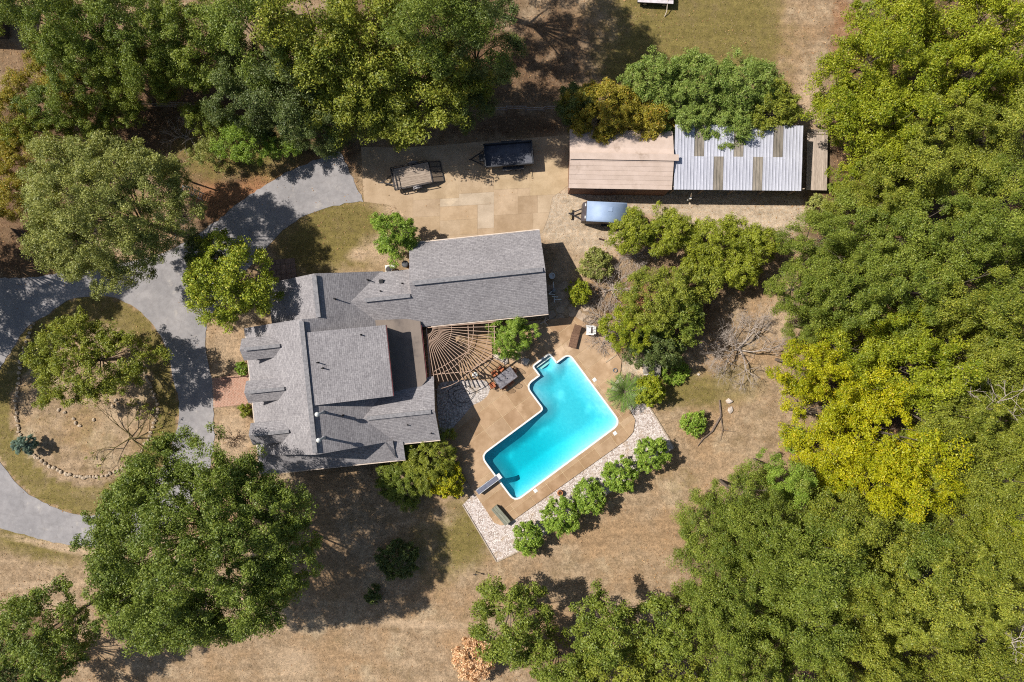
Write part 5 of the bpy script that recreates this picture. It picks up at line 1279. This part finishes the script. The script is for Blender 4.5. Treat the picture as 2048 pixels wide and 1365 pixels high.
NWS = [(95, 128, 36, 40, 5, 'amber', "golden shrub tree south-east of the outbuilding"), (38, 178, 36, 36, 5, 'amber', "golden shrub tree at the photo's west edge, upper"), (18, 235, 46, 50, 5.5, 'amber', "golden shrub tree at the photo's west edge, middle"), (150, 185, 52, 46, 6, 'amber', "gold-flecked tree west of the pale rail fence"), (95, 215, 56, 46, 6, 'oak', "green tree between the golden shrubs"), (60, 270, 62, 40, 5.5, 'olive', "olive tree north-west of the sage tree"), (30, 320, 52, 50, 5.5, 'amber', "gold-flecked tree west of the sage tree"), (22, 395, 40, 46, 5, 'amber', "golden shrub tree above the board fence"),
       (170, 250, 54, 32, 5, 'green', "green shrub tree directly north of the sage tree"), (245, 225, 46, 34, 4.5, 'green', "green shrub covering the rail fence's west end"), (490, 285, 58, 42, 4, 'bright', "feathery bright bush above the driveway bend"), (415, 305, 40, 26, 3, 'sage', "pale bush by the white garden arch"), (570, 295, 44, 20, 3, 'bright', "low feathery bush at the drive's north edge"), (345, 345, 34, 26, 4.5, 'sage', "sage bush overhanging the white arch"), (415, 235, 46, 30, 3.5, 'green', "low green bush south of the rail fence"), (560, 250, 50, 30, 4, 'dark', "dark bush below the shaded oak")]
for x, y, r1, r2, h, kd, lb in NWS: tree("bush" if 'bush' in lb else "shrub_tree", lb, x, y, r1, r2, h, kd, "undergrowth of the north wood", dens=200, cs=.65, L=.2, Wd=.09, lobes=.25, limbs=9, cat="bush" if 'bush' in lb else "tree")
twigs("dead_brush", "bleached bare branch heap south of the pale rail fence", 365, 270, 44, 1.6, 51, n0=10, depth=3, thick=.03)
twigs("dead_brush", "bleached upright twigs beside the feathery bush", 432, 300, 26, 2.0, 52, n0=4, depth=3, thick=.03)
twigs("dead_brush", "grey fallen twigs at the drive's edge under the sage tree", 350, 462, 44, .9, 53, n0=9, depth=3, thick=.03)
for x, y, r1, r2, h, kd, lb in ((935, -160, 160, 110, 16, 'oak', "oak just beyond the top edge shading the north lawn"), (-235, 480, 150, 130, 12, 'oak', "oak just beyond the west edge shading the drive entrance"), (-270, 650, 130, 140, 9, 'oak', "oak just beyond the west edge shading the island")):
    tree("oak_tree", lb, x, y, r1, r2, h, kd, "oaks at the picture's edge", dens=230, cs=1.1)
# --- bottom edge
B = dict(dens=230, cs=.9, L=.27, Wd=.17, lobes=.2)
tree("broadleaf_tree", "dark broadleaf tree in the south-west corner", 92, 1262, 96, 92, 9, 'oak', **B)
tree("broadleaf_tree", "second dark tree cut by the bottom-left corner", 30, 1345, 86, 60, 8, 'dark', **B)
tree("broadleaf_tree", "rounded green tree at the west end of the south wood", 1022, 1245, 86, 82, 7.5, 'green', **B)
tree("broadleaf_tree", "green tree cut by the bottom edge beside the dry bush", 1120, 1335, 84, 60, 7, 'green', **B)
tree("broadleaf_tree", "pointed green tree reaching north from the south wood", 1205, 1260, 64, 72, 8, 'green', **B)
tree("broadleaf_tree", "green tree on the bottom edge, third in the south wood", 1230, 1335, 88, 64, 7.5, 'olive', **B)
tree("broadleaf_tree", "narrow green tree before the big south-east wood", 1330, 1262, 58, 72, 7.5, 'green', **B)
tree("broadleaf_tree", "green tree on the bottom edge next to the big south-east wood", 1350, 1340, 80, 56, 7.5, 'olive', **B)
shrub("dry tan-leaved bush on the bottom edge", 948, 1322, 44, 2.6, 'tan', L=.24, Wd=.13, dens=240, cs=.5, name="dry_bush", cat="bush")
# --- the east wood
EW = [(1772, 40, 74, 66, 9, 'lime', "yellow-green crown on the top edge by the tan lawn"), (1725, 130, 76, 66, 9.5, 'lime', "yellow-green crown beside the tan north lawn"), (1712, 218, 62, 66, 9, 'lime', "yellow-green crown overhanging the lawn's south-east corner"), (1870, 40, 92, 76, 10, 'lime', "yellow-green crown on the top edge, second from the lawn"), (1985, 50, 96, 84, 10, 'lime', "yellow-green crown in the top-right corner"), (1815, 150, 86, 76, 10, 'lime', "yellow-green crown in the second row, nearest the lawn"), (1925, 150, 88, 80, 10, 'lime', "yellow-green crown in the second row, farther in"), (2030, 160, 70, 74, 9, 'lime', "yellow-green crown at the right edge, second down"),
      (1790, 245, 84, 70, 10, 'lime', "yellow-green crown east of the lawn corner"), (1895, 250, 80, 66, 11, 'olive', "olive crown among the yellow-greens"), (1990, 260, 88, 80, 11.5, 'olive', "olive crown at the right edge above the green band"), (1762, 322, 72, 70, 9.5, 'lime', "yellow-green crown right of the plank deck"), (1830, 345, 92, 80, 12, 'olive', "olive crown behind the plank deck, farther east"), (1930, 360, 80, 66, 11, 'olive', "olive crown in the fourth row near the right edge"), (2030, 390, 70, 80, 12, 'green', "green crown at the right edge, fourth row"), (1730, 405, 58, 44, 8, 'olive', "olive crown just below the plank deck"),
      (1645, 478, 78, 66, 9.5, 'green', "green crown at the wood's edge east of the junipers"), (1740, 475, 86, 76, 11, 'green', "green crown one row inside the gravel corner"), (1845, 470, 90, 78, 12, 'green', "green crown in the middle of the green band"), (1950, 480, 92, 84, 12, 'green', "green crown in the green band, second from the right edge"), (2040, 510, 70, 84, 12, 'green', "green crown in the green band at the right edge"), (1618, 575, 68, 64, 9, 'green', "green crown at the wood's edge beside the shaded hollow"), (1705, 580, 84, 76, 11, 'green', "green crown behind the hollow's edge tree"), (1810, 585, 86, 72, 12, 'green', "green crown above the yellow crowns"), (1915, 595, 88, 76, 12, 'olive', "olive-green crown in the fifth row"), (2020, 620, 84, 78, 12, 'green', "green crown at the right edge, fifth row"), (1632, 650, 52, 42, 7, 'green', "low green crown beside the dead tree"),
      (1622, 735, 66, 62, 8.5, 'yellow', "bright yellow crown right of the dead tree"), (1640, 825, 74, 60, 9, 'yellow', "bright yellow crown at the lawn's east end"), (1710, 700, 74, 64, 10, 'lime', "lime crown at the top of the yellow group"), (1790, 665, 76, 62, 11, 'lime', "lime crown at the yellow group's north-east"), (1720, 790, 82, 72, 10.5, 'yellow', "golden yellow crown in the yellow group's centre"), (1850, 745, 84, 78, 11.5, 'lime', "lime-green crown east of the yellow group"), (1690, 890, 84, 72, 10, 'yellow', "golden yellow crown in the yellow group's lower middle"), (1785, 875, 84, 76, 11, 'yellow', "golden yellow crown at the yellow group's east"), (1655, 950, 60, 46, 8, 'yellow', "yellow crown at the group's south tip"), (1745, 965, 84, 58, 10, 'yellow', "golden crown at the yellow group's south"), (1835, 960, 66, 54, 10.5, 'yellow', "small golden crown touching the olive trees"),
      (1945, 710, 90, 82, 12.5, 'olive', "olive crown in the sixth row"), (2035, 730, 70, 84, 12.5, 'olive', "olive crown at the right edge, sixth row"), (1890, 830, 88, 80, 12.5, 'olive', "olive crown between lime and right edge"), (1985, 830, 90, 86, 13, 'olive', "olive crown at the right edge with bare twigs, seventh row"), (1910, 935, 92, 80, 12.5, 'olive', "olive crown below the bare twigs"), (2015, 950, 90, 84, 12.5, 'olive', "olive crown at the right edge, eighth row"),
      (1565, 955, 50, 44, 6.5, 'bright', "low bright tree at the wood's notch by the lawn"), (1490, 1000, 72, 62, 8.5, 'green', "green crown leading the south-east wood into the lawn"), (1420, 1060, 66, 62, 8, 'green', "green crown at the wood's western bulge"), (1590, 1030, 84, 72, 10.5, 'green', "green crown below the wood's notch"), (1520, 1095, 90, 80, 11, 'green', "green crown one row inside the bulge"), (1430, 1160, 72, 80, 10, 'green', "green crown at the wood's west edge, lower"), (1690, 1060, 90, 74, 11.5, 'olive', "olive-green crown south of the golden crowns"), (1620, 1130, 96, 84, 12.5, 'green', "large green crown in the middle of the south-east wood"), (1800, 1060, 84, 74, 12, 'green', "green crown below the small golden one"), (1530, 1200, 92, 84, 12, 'green', "green crown in the south-east wood's western half"), (1720, 1170, 96, 84, 12.5, 'olive', "olive-green crown in the south-east wood's heart"), (1830, 1160, 94, 84, 12.5, 'olive', "olive-green crown right of the wood's heart"),
      (1930, 1050, 84, 66, 11, 'olive', "olive crown by the dark gap near the right edge"), (2020, 1060, 74, 64, 10.5, 'lime', "yellow-green crown at the right edge above the corner"), (1935, 1150, 90, 78, 12.5, 'olive', "olive crown in the row above the bottom-right corner"), (2035, 1160, 80, 84, 12.5, 'olive', "olive crown at the right edge above the corner trees"), (1440, 1260, 74, 70, 10, 'green', "green crown at the wood's south-west edge"), (1600, 1250, 96, 86, 12.5, 'green', "large green crown near the bottom, western"), (1720, 1280, 96, 84, 12.5, 'olive', "large olive crown near the bottom, middle"), (1840, 1270, 94, 86, 12.5, 'olive', "large olive crown near the bottom, eastern"), (1960, 1260, 96, 86, 13, 'olive', "large olive crown near the bottom-right corner"),
      (1480, 1340, 88, 64, 11, 'green', "green crown on the bottom edge, wood's west"), (1610, 1350, 94, 66, 12, 'green', "green crown on the bottom edge, wood's middle"), (1745, 1355, 94, 66, 12, 'olive', "olive crown on the bottom edge, right of middle"), (1880, 1355, 96, 70, 12.5, 'olive', "olive crown on the bottom edge, second from the corner"), (2010, 1350, 96, 76, 12.5, 'olive', "olive crown in the bottom-right corner")]
for x, y, r1, r2, h, kd, lb in EW:
    wood_tree("woodland_tree", lb, x, y, r1 * .98, r2 * .98, h + 1.7 * math.sin(x * 1.7 + y * .9), kd, "trees of the east wood", kd not in ('green', 'olive'))
for x, y, r_, h, sd, lb in ((2000, 800, 40, 14, 61, "bare branch spray on the right edge's olive trees"), (2025, 1285, 30, 13.5, 62, "bare branch spray in the bottom-right corner"), (1925, 770, 26, 13.2, 63, "small bare branch spray above the olive trees")):
    t_ = twigs("dead_branch_spray", lb, x, y, r_, 2.0, sd, "branches", 5, 3, DEADB, .035, .95); t_.location = P(x, y, h - 1.4)
# --- shrubs at the wood's foot
for x, y, r_, h, kd, lb in ((1640, 420, 30, 1.6, 'sage', "pale shrub at the carport's south-east corner"), (1592, 880, 26, 1.4, 'bright', "grassy bright shrub at the lawn's east tip"), (1680, 372, 20, 1.6, 'green', "green shrub touching the plank deck"), (1745, 20, 20, 3.0, 'green', "slim green shrub on the top edge beside the tan lawn"), (1350, 745, 26, .7, 'bright', "weedy green clump east of the pump box")):
    shrub(lb, x, y, r_, h, kd, dens=260)
# --- loose ground cover
def scatter(name, label, n, kind, seed, ok, L, Wd, zmax, up, mt, cat="ground cover"):
    rng = np.random.default_rng(seed); px = rng.random(n) * 2200 - 80; py = rng.random(n) * 1500 - 70
    k = ok(px, py, rng); px, py = px[k], py[k]; m = len(px)
    cen = np.column_stack([(px - 1024) * GS, (682.5 - py) * GS, rng.random(m) * zmax + .02])
    v, f, ti, al = leafset(rng, cen, np.full(m, .03), 1, L, Wd, .5, up, .2, .8)
    o = link(name, np_mesh(name, v, f, None, {"tint": ti, "alt": al}), mt); return tag(o, label, cat, kind="stuff")
paved = [DRIVE, PAD, DECK, PEBBLE[:6], BRICKWALK, [(480, 540), (760, 530), (820, 480), (1090, 460), (1100, 640), (880, 890), (510, 960), (485, 660)], [(1130, 250), (1665, 250), (1665, 390), (1130, 390)]]
def unpaved(px, py):
    bad = np.zeros(len(px), bool)
    for i, q in enumerate(paved):
        b_ = inpoly(px, py, q)
        if i == 0: b_ &= ~inpoly(px, py, ISLAND)
        bad |= b_
    return ~bad
def field(m, px, py):
    ix = np.clip(np.searchsorted(gx, (px - 1024) * GS), 0, nx - 1); iy = np.clip(np.searchsorted(gy, (682.5 - py) * GS), 0, ny - 1); return m[iy, ix]
GRASS = leaf_mat("dry_grass_blades", A(150, 126, 96), A(206, 182, 146), A(150, 140, 84), .2, .8)
GRASSG = leaf_mat("green_grass_blades", A(112, 108, 54), A(158, 146, 84), A(186, 164, 110), .2, .8)
FALLEN = leaf_mat("fallen_leaves", A(140, 96, 62), A(206, 166, 116), A(228, 196, 150), .1, .8)
scatter("grass", "dry grass blades over the tan lawn", 110000, 0, 1, lambda x, y, r: unpaved(x, y) & (r.random(len(x)) > field(m_litter, x, y) * .8) & (r.random(len(x)) > field(m_gravel, x, y)) & (r.random(len(x)) > .6 * field(m_soil, x, y)), .13, .03, .03, .3, GRASS, "grass")
scatter("green_grass", "greener grass blades in the lawn patches", 110000, 0, 2, lambda x, y, r: unpaved(x, y) & (r.random(len(x)) < field(m_green, x, y) ** 1.5), .13, .035, .03, .3, GRASSG, "grass")
scatter("leaf_litter", "fallen brown leaves under the trees", 120000, 0, 3, lambda x, y, r: (unpaved(x, y) | ((inpoly(x, y, DRIVE) | inpoly(x, y, PAD)) & (r.random(len(x)) < .22))) & (r.random(len(x)) < np.maximum(.035, np.maximum(field(m_litter, x, y), field(m_red, x, y)) * .75)), .12, .08, .03, 1.2, FALLEN, "leaves")
